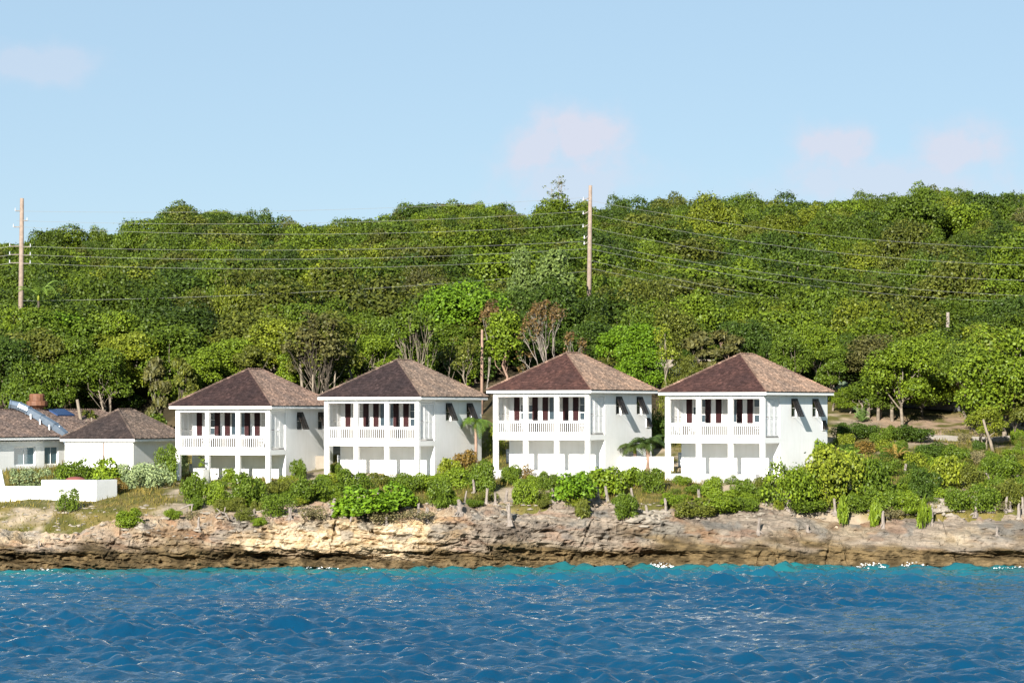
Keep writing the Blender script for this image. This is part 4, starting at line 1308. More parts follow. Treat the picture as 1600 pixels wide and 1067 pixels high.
# trees behind the houses ---------------------------------------------------
P_ROUND = [tree_proto(300 + i, 8, 3.0, .80, 26, 400, .22, 'dome', .13, .35, .6) for i in range(3)]
P_TALL = [tree_proto(310 + i, 8, 2.0, .66, 17, 330, .21, 'dome', .11, .5, .8) for i in range(3)]
P_MULTI = [tree_proto(320 + i, 8, 3.0, .66, 21, 340, .22, 'dome', .13, .4, 1.0, stems=3) for i in range(3)]
P_FULL = [tree_proto(370 + i, 8, 3.3, .93, 34, 420, .21, 'dome', .13, .35, .5) for i in range(2)]
P_SOFT = [tree_proto(380 + i, 8, 2.2, .85, 26, 260, .19, 'column', .09, .3, .3, cr=(.25, .45), droop=.25, aspect=1.5) for i in range(2)]
P_THIN = [tree_proto(330 + i, 8, 1.6, .50, 9, 95, .22, 'dome', .10, .4, 1.0, cr=(.3, .5)) for i in range(2)]
P_FEATHER = [tree_proto(340 + i, 8, 1.9, .78, 16, 170, .30, 'column', .11, .35, 1.0, cr=(.25, .4), droop=.45, aspect=1.7) for i in range(2)]
P_UMB = [tree_proto(350 + i, 8, 3.4, .70, 28, 380, .22, 'umbrella', .14, .35, .6) for i in range(2)]
def ftree(px, Y, top, w, proto, color, bark, label, name='broadleaf_tree', k=1.0):
    X = (px - 800) * Y / FPX
    z = gz(X, Y) - .1
    H = CAM_Z + (HORIZON - top) * Y / FPX - z
    c = tuple(v * k for v in FOL[color])
    return make_tree(name, label, proto, (X, Y, z), max(H, 1.2), w / 2 * Y / FPX, c, bark, group='trees standing behind the buildings')
for a in [
    (8, 264, 520, 110, P_ROUND[0], 'dark', 'bark_dark', 'dark green tree above the roof at the far left edge'),
    (58, 268, 508, 120, P_ROUND[1], 'olive', 'bark_pale', 'olive tree behind the rust-coloured roof fan'),
    (97, 262, 556, 70, P_TALL[0], 'mid', 'bark_red', 'slim green tree with brown trunk behind the silver duct'),
    (118, 268, 520, 90, P_ROUND[2], 'mid', 'bark_dark', 'bushy green tree behind the gap between the left roofs'),
    (165, 264, 545, 110, P_MULTI[0], 'mid', 'bark_pale', 'green tree directly above the outbuilding roof ridge'),
    (200, 268, 515, 100, P_ROUND[0], 'yellow', 'bark_pale', 'yellow-green tree rising behind the outbuilding'),
    (247, 259, 548, 52, P_FEATHER[0], 'brown', 'bark_pale', 'narrow brownish tree with pale trunk left of the leftmost villa roof'),
    (286, 260, 545, 50, P_FEATHER[1], 'olive', 'bark_pale', 'narrow olive tree with pale trunk above the left eave of the leftmost villa'),
    (320, 264, 540, 90, P_ROUND[1], 'bright', 'bark_pale', 'bright green tree over the left slope of the leftmost villa'),
    (262, 269, 505, 120, P_ROUND[2], 'mid', 'bark_pale', 'green tree behind the two narrow trees by the leftmost villa'),
    (360, 267, 525, 100, P_ROUND[0], 'bright', 'bark_dark', 'bright round tree just left of the leftmost villa ridge'),
    (400, 263, 535, 70, P_TALL[1], 'olive', 'bark_dark', 'olive tree with thick dark trunk right behind the leftmost villa ridge'),
    (432, 268, 492, 110, P_ROUND[2], 'yellow', 'bark_pale', 'yellow-green tree above the right slope of the leftmost villa'),
    (455, 261, 548, 60, P_TALL[2], 'bright', 'bark_pale', 'small bright tree with thin pale trunks right of the leftmost villa ridge'),
    (503, 259, 486, 125, P_MULTI[1], 'olive', 'bark_pale', 'many-stemmed tree with leaning pale trunks in the gap between the two left villas', 'broadleaf_tree', .9),
    (490, 269, 470, 120, P_ROUND[0], 'mid', 'bark_pale', 'green tree behind the many-stemmed leaning tree'),
    (545, 265, 500, 70, P_THIN[0], 'olive', 'bark_pale', 'thin-leaved tree left of the second villa ridge'),
    (586, 262, 520, 80, P_MULTI[2], 'bright', 'bark_pale', 'light green tree with twisted pale limbs above the left slope of the second villa'),
    (620, 268, 490, 90, P_ROUND[1], 'mid', 'bark_dark', 'green tree behind the second villa ridge'),
    (655, 259, 486, 66, P_MULTI[0], 'mid', 'bark_pale', 'tree with pale fanned stems rising right of the second villa ridge', 'broadleaf_tree', .9),
    (702, 261, 520, 46, P_THIN[1], 'olive', 'bark_pale', 'slender bent tree over the right slope of the second villa'),
    (727, 257, 520, 54, P_THIN[0], 'olive', 'bark_pale', 'slender straight pale trunk with two spread limbs left of the pink pole'),
    (725, 272, 440, 150, P_UMB[0], 'lime', 'bark_pale', 'large spreading bright green tree above the pink pole'),
    (789, 259, 470, 84, P_TALL[0], 'bright', 'bark_red', 'tall red-barked tree with bright crown right of the pink pole'),
    (830, 268, 500, 90, P_ROUND[2], 'dark', 'bark_dark', 'dark tree left of the bare brown tree'),
    (930, 267, 500, 90, P_ROUND[0], 'dark', 'bark_dark', 'dark tree right of the bare brown tree'),
    (975, 264, 505, 100, P_ROUND[1], 'lime', 'bark_dark', 'vivid green tree above the right slope of the third villa'),
    (1012, 262, 500, 90, P_TALL[1], 'lime', 'bark_dark', 'vivid green tree with dark forked trunk before the cream wall'),
    (955, 263, 545, 60, P_THIN[1], 'olive', 'bark_pale', 'thin olive tree in front of the left end of the cream wall'),
    (1041, 257, 498, 46, P_THIN[0], 'yellow', 'bark_pale', 'slender pale-trunked tree with yellowish tuft between the two right villas'),
    (1066, 259, 545, 40, P_THIN[1], 'olive', 'bark_pale', 'small thin tree beside the half-hidden blue car'),
    (1098, 261, 510, 72, P_FEATHER[0], 'brown', 'bark_pale', 'feathery brown-green tree over the left slope of the rightmost villa'),
    (1135, 262, 505, 72, P_FEATHER[1], 'brown', 'bark_red', 'feathery brownish tree with leaning reddish stem left of the rightmost villa ridge'),
    (1165, 266, 495, 90, P_ROUND[2], 'dark', 'bark_dark', 'dark green tree behind the rightmost villa ridge'),
    (1205, 269, 500, 110, P_ROUND[0], 'mid', 'bark_pale', 'green tree right behind the rightmost villa ridge'),
    (1235, 261, 520, 80, P_MULTI[1], 'mid', 'bark_pale', 'green tree with curved pale stems above the right slope of the rightmost villa'),
    (1275, 264, 505, 90, P_UMB[1], 'bright', 'bark_pale', 'bright spreading tree above the right eave of the rightmost villa'),
    (1300, 259, 540, 60, P_TALL[2], 'mid', 'bark_pale', 'green tree at the right end of the rightmost villa roof'),
    (1362, 266, 520, 100, P_MULTI[2], 'brown', 'bark_pale', 'brown-leaved tree between the rightmost villa and the tree with pale trunk'),
    (1345, 257, 590, 60, P_TALL[0], 'mid', 'bark_pale', 'small green tree beside the sunlit sandy wall'),
    (1410, 254, 528, 118, P_ROUND[1], 'bright', 'bark_pale', 'broad bright tree with thick pale trunk left of the dark car'),
    (1450, 268, 520, 110, P_UMB[0], 'bright', 'bark_pale', 'bright spreading tree behind the dark car'),
    (1508, 255, 535, 100, P_UMB[1], 'mid', 'bark_pale', 'tree with stout pale trunk right of the dark car'),
    (1545, 257, 525, 150, P_ROUND[2], 'yellow', 'bark_pale', 'big yellow-green tree near the right edge'),
    (1598, 254, 515, 110, P_ROUND[0], 'bright', 'bark_dark', 'bright tree cut by the right edge'),
    (1588, 247, 590, 90, P_ROUND[1], 'olive', 'bark_dark', 'lower olive tree at the right edge before the bright one'),
    (1541, 243, 636, 74, P_MULTI[0], 'yellow', 'bark_pale', 'small yellow-green tree with leaning pale stems at the lower right'),
    (1570, 249, 505, 170, P_FULL[0], 'bright', 'bark_pale', 'biggest full-crowned tree standing at the right edge'),
    (1225, 268, 515, 100, P_FULL[1], 'mid', 'bark_dark', 'full-crowned tree just above the rightmost villa right slope'),
    (1310, 268, 520, 90, P_FULL[0], 'dark', 'bark_dark', 'dark full-crowned tree behind the short sandy wall'),
    (1385, 262, 560, 80, P_FULL[1], 'mid', 'bark_dark', 'full-crowned tree left of the dark car roof'),
    (1440, 259, 560, 90, P_FULL[0], 'bright', 'bark_pale', 'bright low-crowned tree hanging over the dark car'),
    (1330, 258, 600, 56, P_FULL[1], 'bright', 'bark_pale', 'small full-crowned tree just right of the rightmost villa eave'),
    (1000, 261, 530, 90, P_FULL[0], 'lime', 'bark_dark', 'vivid low-crowned tree before the cream wall right of the third villa roof'),
    (1075, 258, 548, 60, P_FULL[1], 'olive', 'bark_pale', 'olive bushy tree shading the half-hidden blue car'),
    (700, 268, 500, 110, P_FULL[1], 'mid', 'bark_dark', 'dark full-crowned tree behind the slender bent tree'),
    (50, 260, 560, 100, P_FULL[0], 'mid', 'bark_dark', 'full-crowned tree left of the roof fan'),
    (28, 276, 476, 110, P_FULL[0], 'bright', 'bark_dark', 'bright tree hiding the foot of the grey utility pole'),
    (90, 274, 478, 110, P_FULL[1], 'lime', 'bark_dark', 'vivid tree right of the grey utility pole foot'),
    (1376, 257, 572, 74, P_FULL[0], 'mid', 'bark_pale', 'full green crown over the row of pale trunks by the road'),
    (1500, 262, 545, 110, P_FULL[1], 'bright', 'bark_pale', 'bright full crown between the dark car and the right edge tree'),
    (1195, 263, 530, 80, P_FULL[0], 'dark', 'bark_dark', 'dark full crown touching the right slope of the rightmost villa'),
    (858, 284, 368, 96, P_SOFT[0], 'casuarina', 'bark_dark', 'tall feathery pale green tree left of the brown utility pole', 'feathery_tree'),
    (818, 286, 385, 70, P_SOFT[1], 'casuarina', 'bark_dark', 'lower feathery pale green tree left of the taller feathery one', 'feathery_tree'),
]:
    ftree(*a)
# undergrowth of small trees filling the wood's lower edge
UND = [tree_proto(360 + i, 3.0, 1.9, .92, 12, 150, .24, 'dome', .07, .3, .4) for i in range(4)]
rs = np.random.RandomState(77)
UL = []
for i in range(150):
    Y = rs.uniform(257, 274)
    px = rs.uniform(-40, 1640)
    if 930 < px < 1130 and Y < 271.5: continue
    if 1290 < px and Y < 267: continue
    if 660 < px < 830 and Y < 264 and rs.rand() < .75: continue
    X = (px - 800) * Y / FPX
    k = ['dark', 'mid', 'olive', 'bright'][rs.choice(4, p=[.45, .3, .15, .1])]
    lab = {'dark': 'dark', 'mid': 'mid green', 'olive': 'olive', 'bright': 'bright green'}[k]
    UL.append((px, Y, lab)); UL[-1] += (make_tree('understorey_tree', 'x', UND[rs.randint(4)], (X, Y, gz(X, Y) - .2), rs.uniform(1.6, 3.4), rs.uniform(1.2, 2.0), tuple(np.array(FOL[k]) * .85), 'bark_dark', group='undergrowth behind the buildings'),)

grp = {}
for (px, Y, lab, o) in UL:
    z_ = [n for a_, n in ZN if px >= a_ or a_ == 0][-1].replace('above', 'behind')
    grp.setdefault((lab, z_, 'front' if Y < 263 else ('middle' if Y < 269 else 'rear')), []).append((px, o))
for (lab, z_, d_), L_ in grp.items():
    L_.sort(key=lambda q_: q_[0])
    for i_, (px, o) in enumerate(L_):
        o['label'] = '%s bushy undergrowth in the %s row %s' % (lab, d_, z_) + ('' if len(L_) == 1 else ', %s from left' % PLACE[min(i_, 15)])
# bare brown tree, bare trunks, wispy tree on the ridge ----------------------
def branchy(rs, b, p, d, L, r, depth, tips, spread=.5):
    q = p + d * L
    mid = p.lerp(q, .5) + Vector(rs.normal(0, L * .06, 3))
    b.tube([p, mid, q], [r, r * .85, r * .7], 5, False)
    if depth == 0:
        tips.append(q)
        return
    for k in range(rs.randint(2, 4)):
        nd = (d + Vector((rs.normal(0, spread), rs.normal(0, spread), rs.normal(.12, spread * .55)))).normalized()
        branchy(rs, b, q, nd, L * rs.uniform(.62, .86), r * .64, depth - 1, tips, spread)
def bare_tree(label, px, Y, top, half, seed, stems, leafc, dens, leaf, spread=.42, mat='dead_wood'):
    rs = np.random.RandomState(seed)
    X = (px - 800) * Y / FPX
    t = thing('bare_tree', label, 'tree', (X, Y, gz(X, Y)))
    b = B(); tips = []
    for k in range(stems):
        d = Vector((rs.uniform(-.75, .75), rs.uniform(-.5, .5), 1)).normalized()
        branchy(rs, b, Vector((rs.normal(0, .3), rs.normal(0, .3), -.3)), d, 2.15, .095, 4, tips, spread)
    fz = (CAM_Z + (HORIZON - top) * Y / FPX - gz(X, Y)) / max(v[2] for v in b.v)
    fx = half / max(abs(v[0]) for v in b.v)
    b.v = [(v[0] * fx, v[1] * fx, v[2] * fz) for v in b.v]
    obj('branches', b.mesh('branches'), M[mat], t)
    C = np.array([(q.x * fx, q.y * fx, q.z * fz) for q in tips if rs.rand() < dens])
    obj('dry_leaves', leaf_mesh('dry_leaves', leaf_cloud(rs, C, np.full(len(C), .34), 14, leaf)), None, t, color=leafc)
bare_tree('bare brown dead tree with fanned grey limbs above the left slope of the third villa', 868, 258, 472, 3.0, 9, 6, FOL['rust'], .8, .2)
bare_tree('wide twiggy grey-brown tree with leaning stems in the gap between the two left villas', 505, 257, 488, 3.1, 12, 6, FOL['brown'], 1.0, .26, .45, 'bark_dark')
bare_tree('small twiggy brown tree beside the top of the pink pole', 760, 264, 470, 1.7, 15, 3, FOL['rust'], .8, .2)
bare_tree('twiggy pale tree with fanned stems right of the second villa ridge', 652, 256.5, 488, 1.9, 18, 4, FOL['mid'], 1.0, .28, .4, 'bark_pale')
def bare_trunk(px, Y, base_r, top, lean, label):
    X = (px - 800) * Y / FPX
    z = gz(X, Y)
    H = CAM_Z + (HORIZON - top) * Y / FPX - z
    t = thing('leafless_tree', label, 'tree', (X, Y, z))
    obj('trunk', B().tube([(0, 0, -.5), (lean * .4, 0, H * .35), (lean * .75, .1, H * .7), (lean, 0, H)], [base_r * 1.3, base_r, base_r * .85, base_r * .7], 8).mesh('trunk', True), M['bark_pale'], t)
    obj('snag', B().tube([(lean * .5, 0, H * .5), (lean * .5 + .4, 0, H * .62)], [base_r * .4, base_r * .2], 5).mesh('snag'), M['bark_pale'], t)
bare_trunk(137, 257, .16, 624, -.85, 'leaning bare cut-off trunk between the outbuilding roof and the duct')
bare_trunk(143, 257.5, .08, 652, .0, 'short bare stub next to the leaning cut-off trunk')
bare_trunk(1372, 256, .13, 612, .05, 'thin pale trunk in the row left of the broad bright tree, rightmost')
bare_trunk(1394, 256, .14, 620, -.05, 'pale trunk close beside the thick trunk left of the dark car')
bare_trunk(1356, 256.5, .15, 628, .1, 'pale trunk third left of the thick trunk by the dark car')
bare_trunk(1340, 257, .11, 630, .0, 'thin pale trunk at the left end of the row by the road')
bare_trunk(1555, 241, .12, 655, -.9, 'leaning pale trunk at the lower right near the edge')
bare_trunk(478, 258, .13, 560, -.5, 'bare pale trunk leaning left behind the leftmost villa roof end')
bare_trunk(517, 257.5, .09, 580, .35, 'thin bare stem leaning right above the second villa left eave')
bare_trunk(487, 256.5, .08, 585, .1, 'short pale stem just right of the leftmost villa roof')
rs = np.random.RandomState(21)
Y = 392; X = (873 - 800) * Y / FPX
t = thing('wispy_tree', 'tall wispy leafless-looking tree on the skyline left of the brown pole', 'tree', (X, Y, gz(X, Y)))
b = B(); tips = []
Ht = CAM_Z + (HORIZON - 278) * Y / FPX - gz(X, Y)
for (dx, hh) in ((0, 1.0), (-.9, .84), (.35, .92)):
    b.tube([(0, 0, 0), (dx * .6, 0, Ht * hh * .5), (dx, 0, Ht * hh)], [.10, .06, .02], 5)
    for k in range(26):
        f = rs.uniform(.45, 1.0)
        p = Vector((dx * f, 0, Ht * hh * f))
        q = p + Vector((rs.normal(0, .5), rs.normal(0, .5), rs.uniform(.1, .7)))
        b.tube([p, q], [.025, .012], 4, False); tips.append(q)
obj('branches', b.mesh('branches'), M['dead_wood'], t)
V = leaf_cloud(rs, np.array([tuple(q) for q in tips]), np.full(len(tips), .25), 7, .18)
obj('foliage', leaf_mesh('foliage', V), None, t, color=FOL['olive'])

# palms -------------------------------------------------------------------
def frond(b_leaf, base, ang, L, rise, droop, n=14, lw=.42):
    """one arching pinnate frond as paired leaflets"""
    pts = []
    for i in range(n + 1):
        s = i / n
        r = L * s * (1 - .18 * s)
        z = rise * math.sin(min(s * 1.5, 1.57)) * 1.0 - droop * s * s
        pts.append(Vector((math.cos(ang) * r, math.sin(ang) * r, z)) + base)
    sd_ = Vector((-math.sin(ang), math.cos(ang), 0))
    for i in range(1, n + 1):
        w = lw * math.sin(math.pi * min(.97, .12 + .86 * i / n)) + .06
        d = (pts[i] - pts[i - 1]).normalized()
        for s in (-1, 1):
            a = pts[i - 1]; c = pts[i - 1].lerp(pts[i], .62)
            tip = pts[i] + sd_ * s * w + d * w * .5 - Vector((0, 0, w * .35))
            b_leaf.add([a, c, tip, tip - d * .03], [(0, 1, 2, 3)])
    b_leaf.tube(pts, [.03 * (1 - .8 * i / n) + .006 for i in range(n + 1)], 4, False)
def palm(name, label, loc, H, L, nf, color, r0=.11, seed=1, rise=(.25, 1.0), droop=(.4, 1.2), bark='bark_red', lw=.42):
    rs = np.random.RandomState(seed)
    t = thing(name, label, 'palm' if 'palm' in name else 'plant', loc)
    if H > .3:
        obj('trunk', B().tube([(0, 0, -.4), (.04, 0, H * .5), (0, 0, H)], [r0 * 1.25, r0, r0 * .8], 8).mesh('trunk', True), M[bark], t)
        obj('crownshaft', B().tube([(0, 0, H + .001), (0, 0, H + .55)], [r0 * .95, r0 * .5], 8).mesh('crownshaft', True), M['leaf'], t, color=(.22, .25, .03))
    for k in range(nf):
        b = B()
        frond(b, Vector((0, 0, 0)), 0, L * rs.uniform(.8, 1.1), rs.uniform(*rise), rs.uniform(*droop), lw=lw)
        f = obj('frond', b.mesh('frond'), M['leaf'], t, color=color)
        f.location = (0, 0, H + (.45 if H > .3 else .1))
        f.rotation_euler = (0, 0, 2 * math.pi * (k + rs.uniform(-.3, .3)) / nf)
    return t
q = on_ground(743, 727, 236); palm('palm', 'small palm with straight brown trunk at the right rear of the second villa', q, CAM_Z + (HORIZON - 668) * q.y / FPX - q.z, 1.9, 18, (.09, .15, .025), seed=2, droop=(.7, 1.6))
q = on_ground(992, 736, 233); palm('date_palm', 'short leaning palm, left of the pair between the two right villas', q, 1.3, 2.0, 26, (.06, .085, .02), .16, 3, (.3, .9), (.5, 1.4))
q = on_ground(1012, 738, 233); palm('date_palm', 'short bushy palm, right of the pair between the two right villas', q, 1.7, 1.9, 26, (.055, .09, .022), .18, 4, (.4, 1.1), (.4, 1.2))
q = wpt(60, 470, 278); palm('palm', 'palm fronds arching beside the grey utility pole at the left', (q.x, q.y, gz(q.x, q.y)), max(2.0, q.z - gz(q.x, q.y)), 2.6, 11, (.16, .24, .04), .12, 5, (1.0, 2.2), (.6, 2.2), 'bark_dark')
for (px, py, L, cl, lab, sd_) in ((1330, 722, 1.15, (.15, .24, .03), 'spiky light green rosette plant on the bank right of the rightmost villa', 6), (1398, 722, 1.25, (.24, .16, .04), 'spiky orange-brown rosette plant on the bank below the drive', 7),
                                  (1318, 622, 1.2, (.16, .22, .15), 'pale spiky agave beside the right eave of the rightmost villa', 8), (713, 578, 1.0, (.13, .2, .12), 'pale spiky fan plant under the trees behind the second villa', 9),
                                  (1346, 660, .9, (.12, .19, .05), 'small spiky plant on the bare bank by the row of trunks', 10)):
    q = on_ground(px, py, 228)
    palm('rosette_plant', lab, q, .0, L, 22, cl, seed=sd_, rise=(.5, 1.5), droop=(.1, .7), lw=.13)

# ---------------------------------------------------------------- shrubs on the slope
def shrub_proto(seed, n, per, leaf, shape='dome', cr=(.34, .55), flat=.85, droop=0, aspect=1.0, trunk=True):
    rs = np.random.RandomState(seed)
    C, rad = clumps(rs, n, 1.0, 1.0, .68, .52, 'full' if shape == 'dome' else shape, cr)
    V = leaf_cloud(rs, C, rad, per, leaf, flat, up=.25, droop=droop, aspect=aspect)
    V[:, 2] = np.maximum(V[:, 2], -.05)
    b = B()
    for k in range(4):
        c = Vector(C[k % len(C)])
        b.tube([(rs.normal(0, .06), rs.normal(0, .06), -.3), tuple(c * .5), tuple(c)], [.05, .035, .015], 5, False)
    return leaf_mesh('foliage', V), b.mesh('stems')
SH = {'round': [shrub_proto(400 + i, 18, 230, .085) for i in range(3)],
      'grape': [shrub_proto(410 + i, 17, 150, .14) for i in range(3)],
      'fine': [shrub_proto(420 + i, 20, 300, .078, aspect=1.5, droop=-.2, cr=(.3, .5)) for i in range(3)],
      'open': [shrub_proto(430 + i, 13, 110, .10, cr=(.25, .5)) for i in range(2)],
      'upright': [shrub_proto(440 + i, 10, 62, .22, 'dome', aspect=2.8, droop=-.5, cr=(.25, .5)) for i in range(2)]}
def shrub(name, label, px, py, w, h, kind, color, cat='shrub', k=1.0, y0=None, loc=None, group='shrubs on the slope below the villas'):
    q = Vector(loc) if loc is not None else (on_surf(px, py) if y0 is None else on_ground(px, py, y0))
    fm, sm = random.choice(SH[kind])
    t = thing(name, label, cat, q - Vector((0, 0, .06)), random.uniform(0, 6.283), group)
    s = q.y / FPX
    t.scale = (w / 2 * s, w / 2 * s * .9, h * s / 1.22)
    obj('foliage', fm, None, t, color=tuple(v * k * 1.12 for v in FOL[color]))
    obj('stems', sm, M['bark_dark'], t)
    return t
L1, L2, L3, L4 = 'the leftmost villa', 'the second villa from the left', 'the third villa from the left', 'the rightmost villa'
for a in [
    (107, 800, 38, 42, 'round', 'mid', 'single upright green shrub in front of the stepped white wall'),
    (204, 822, 50, 30, 'fine', 'bright', 'low green shrub alone on the bare rocks below the outbuilding'),
    (270, 811, 32, 17, 'fine', 'bright', 'tiny low shrub on the rocks left of the driftwood branch'),
    (304, 790, 46, 52, 'fine', 'mid', 'tall clipped shrub below the front left post of ' + L1),
    (338, 788, 46, 40, 'fine', 'bright', 'rounded shrub below the planter of ' + L1),
    (384, 790, 66, 54, 'fine', 'mid', 'largest dark rounded shrub below the middle of ' + L1),
    (362, 752, 42, 22, 'fine', 'bright', 'low shrub right beside the white planter of ' + L1),
    (352, 800, 40, 24, 'round', 'olive', 'thin olive shrub under the rounded shrubs of ' + L1),
    (395, 741, 40, 32, 'round', 'dark', 'ball-shaped shrub before the lower wall of ' + L1),
    (467, 749, 34, 36, 'fine', 'mid', 'vase-shaped shrub at the front right corner of ' + L1),
    (478, 786, 76, 44, 'fine', 'mid', 'wide dark shrub in the gap below the two left villas'),
    (505, 770, 40, 30, 'fine', 'mid', 'shrub below the front left post of ' + L2),
    (436, 776, 60, 30, 'round', 'olive', 'olive shrub on the slope right of the largest dark shrub'),
    (432, 806, 66, 34, 'round', 'mid', 'leafy shrub beside the grey stump left of the dry scrub'),
    (382, 814, 44, 24, 'round', 'olive', 'small shrub at the cliff edge below ' + L1),
    (404, 822, 28, 14, 'fine', 'bright', 'tiny bright tuft at the cliff edge below ' + L1),
    (548, 772, 66, 42, 'fine', 'mid', 'dense shrub before the left bay of ' + L2),
    (590, 762, 46, 26, 'fine', 'olive', 'shrub before the middle post of ' + L2),
    (524, 742, 24, 20, 'fine', 'mid', 'small clipped shrub inside the front left post of ' + L2),
    (570, 812, 116, 50, 'grape', 'lime', 'wide bright green creeping bush on the slope below ' + L2),
    (612, 800, 80, 44, 'grape', 'lime', 'right half of the bright creeping bushes below ' + L2),
    (640, 772, 50, 34, 'fine', 'mid', 'dark shrub right of the bright creeping bushes'),
    (664, 768, 46, 30, 'fine', 'bright', 'shrub before the right bay of ' + L2),
    (690, 790, 54, 48, 'fine', 'mid', 'dark shrub on the slope below the right corner of ' + L2),
    (713, 764, 60, 36, 'fine', 'bright', 'bright shrub below the croton right of ' + L2),
    (756, 768, 48, 52, 'fine', 'mid', 'tall shrub at the front left post of ' + L3),
    (799, 757, 38, 32, 'fine', 'mid', 'clipped shrub before the left bay of ' + L3),
    (822, 788, 44, 44, 'fine', 'bright', 'light green shrub with a stump at its foot below ' + L3),
    (855, 765, 42, 30, 'fine', 'mid', 'blue-green rounded shrub before the middle of ' + L3),
    (845, 785, 34, 24, 'open', 'olive', 'thin shrub between the light shrub and the broad-leaved bush'),
    (893, 784, 86, 46, 'grape', 'lime', 'bright broad-leaved bush below the middle posts of ' + L3),
    (948, 774, 76, 46, 'grape', 'bright', 'broad-leaved bush below the right corner of ' + L3),
    (920, 758, 50, 24, 'grape', 'lime', 'small broad-leaved bush against the right post of ' + L3),
    (985, 762, 50, 34, 'grape', 'bright', 'broad-leaved bush under the leaning palm'),
    (1017, 770, 52, 40, 'round', 'mid', 'dense boxy shrub in the gap below the pair of palms'),
    (980, 812, 44, 44, 'fine', 'mid', 'round shrub on a thin stem growing out of the cliff'),
    (1046, 788, 40, 20, 'fine', 'bright', 'low shrub on the cliff edge left of ' + L4),
    (1066, 758, 34, 16, 'fine', 'bright', 'low shrub inside the front left post of ' + L4),
    (1115, 778, 40, 36, 'fine', 'bright', 'clipped shrub below the second post of ' + L4),
    (1164, 780, 54, 36, 'fine', 'mid', 'wide rounded shrub below the third post of ' + L4),
    (1085, 806, 70, 30, 'fine', 'olive', 'sprawling shrub on the cliff edge below ' + L4),
    (1125, 802, 70, 26, 'fine', 'bright', 'bright shrub among stumps on the cliff edge below ' + L4),
    (1165, 798, 50, 24, 'fine', 'mid', 'shrub at the cliff edge below the wide rounded one'),
    (1202, 790, 44, 40, 'round', 'mid', 'small green bush at the front right corner of ' + L4),
    (1236, 796, 96, 78, 'round', 'bright', 'big green bush against the front right corner of ' + L4),
    (1296, 790, 112, 92, 'round', 'yellow', 'largest yellow-green bush right of ' + L4),
    (1352, 784, 90, 84, 'round', 'mid', 'big dark bush right of the largest yellow-green one'),
    (1262, 806, 70, 24, 'fine', 'mid', 'low fringe shrub at the cliff edge below the big bushes'),
    (1336, 800, 48, 30, 'fine', 'mid', 'rounded shrub at the foot of the big dark bush'),
    (1378, 798, 60, 40, 'fine', 'mid', 'blue-green shrub right of the big bushes'),
    (1418, 800, 54, 36, 'fine', 'bright', 'rounded shrub left of the broken rocks at the right'),
    (1440, 778, 60, 50, 'fine', 'dark', 'dark shrub above the broken rocks at the right'),
    (1478, 765, 60, 54, 'grape', 'yellow', 'yellow-green leafy bush on the right slope'),
    (1496, 798, 50, 38, 'fine', 'mid', 'shrub right of the broken rocks'),
    (1535, 796, 60, 42, 'fine', 'mid', 'shrub behind the group of four stumps at the right'),
    (1576, 790, 60, 42, 'fine', 'olive', 'olive shrub near the right edge'),
    (1600, 780, 50, 44, 'fine', 'mid', 'shrub cut by the right edge'),
    (1515, 765, 60, 40, 'round', 'olive', 'olive bush below the small tree with leaning stems'),
    (1565, 755, 70, 44, 'fine', 'mid', 'dark bush behind the olive shrub near the right edge'),
    (1425, 735, 50, 30, 'grape', 'yellow', 'yellow-green bush above the pale stump on the right bank'),
    (1455, 720, 60, 30, 'fine', 'dark', 'dark bush just below the drive'),
    (1492, 728, 50, 34, 'fine', 'mid', 'green bush right of the drive end'),
    (1385, 745, 60, 30, 'round', 'mid', 'green bush below the orange rosette plant'),
]:
    shrub('shrub', a[6], *a[:6])
rs = np.random.RandomState(88)
BK = []
for i in range(84):
    px, py = rs.uniform(1310, 1612), rs.uniform(688, 792)
    if 1425 < px < 1505 and py < 712: continue
    kd = ['fine', 'round', 'open', 'grape'][rs.choice(4, p=[.4, .2, .25, .15])]
    cl = ['mid', 'olive', 'yellow', 'dark', 'bright', 'dry'][rs.choice(6, p=[.28, .24, .15, .13, .12, .08])]
    BK.append((px, py, rs.uniform(22, 44), rs.uniform(12, 26), kd, cl))
BK.sort()
for i, a in enumerate(BK):
    zone = 'below the drive' if a[0] < 1480 else 'near the right edge'
    rw = 'upper' if a[1] < 725 else ('middle' if a[1] < 760 else 'lower')
    same = [j for j, c in enumerate(BK) if (c[0] < 1480) == (a[0] < 1480) and (0 if c[1] < 725 else 1 if c[1] < 760 else 2) == ('upper', 'middle', 'lower').index(rw)]
    tone = {'mid': 'green', 'olive': 'olive', 'yellow': 'yellow-green', 'dark': 'dark', 'bright': 'bright', 'dry': 'dry brown'}[a[5]]
    shrub('low_shrub', '%s low shrub on the %s bank %s, %s from left' % (tone, rw, zone, PLACE[min(same.index(i), len(PLACE) - 1)]), *a, cat='shrub', group='low shrubs on the right bank')
SLOPE = []
for i in range(64):
    px, py = rs.uniform(285, 1300), rs.uniform(756, 798)
    kd = ['fine', 'round', 'open'][rs.choice(3, p=[.55, .25, .2])]
    cl = ['mid', 'olive', 'yellow', 'bright'][rs.choice(4, p=[.35, .25, .12, .28])]
    SLOPE.append((px, py, rs.uniform(20, 46), rs.uniform(10, 22), kd, cl))
SLOPE.sort()
zc = {}
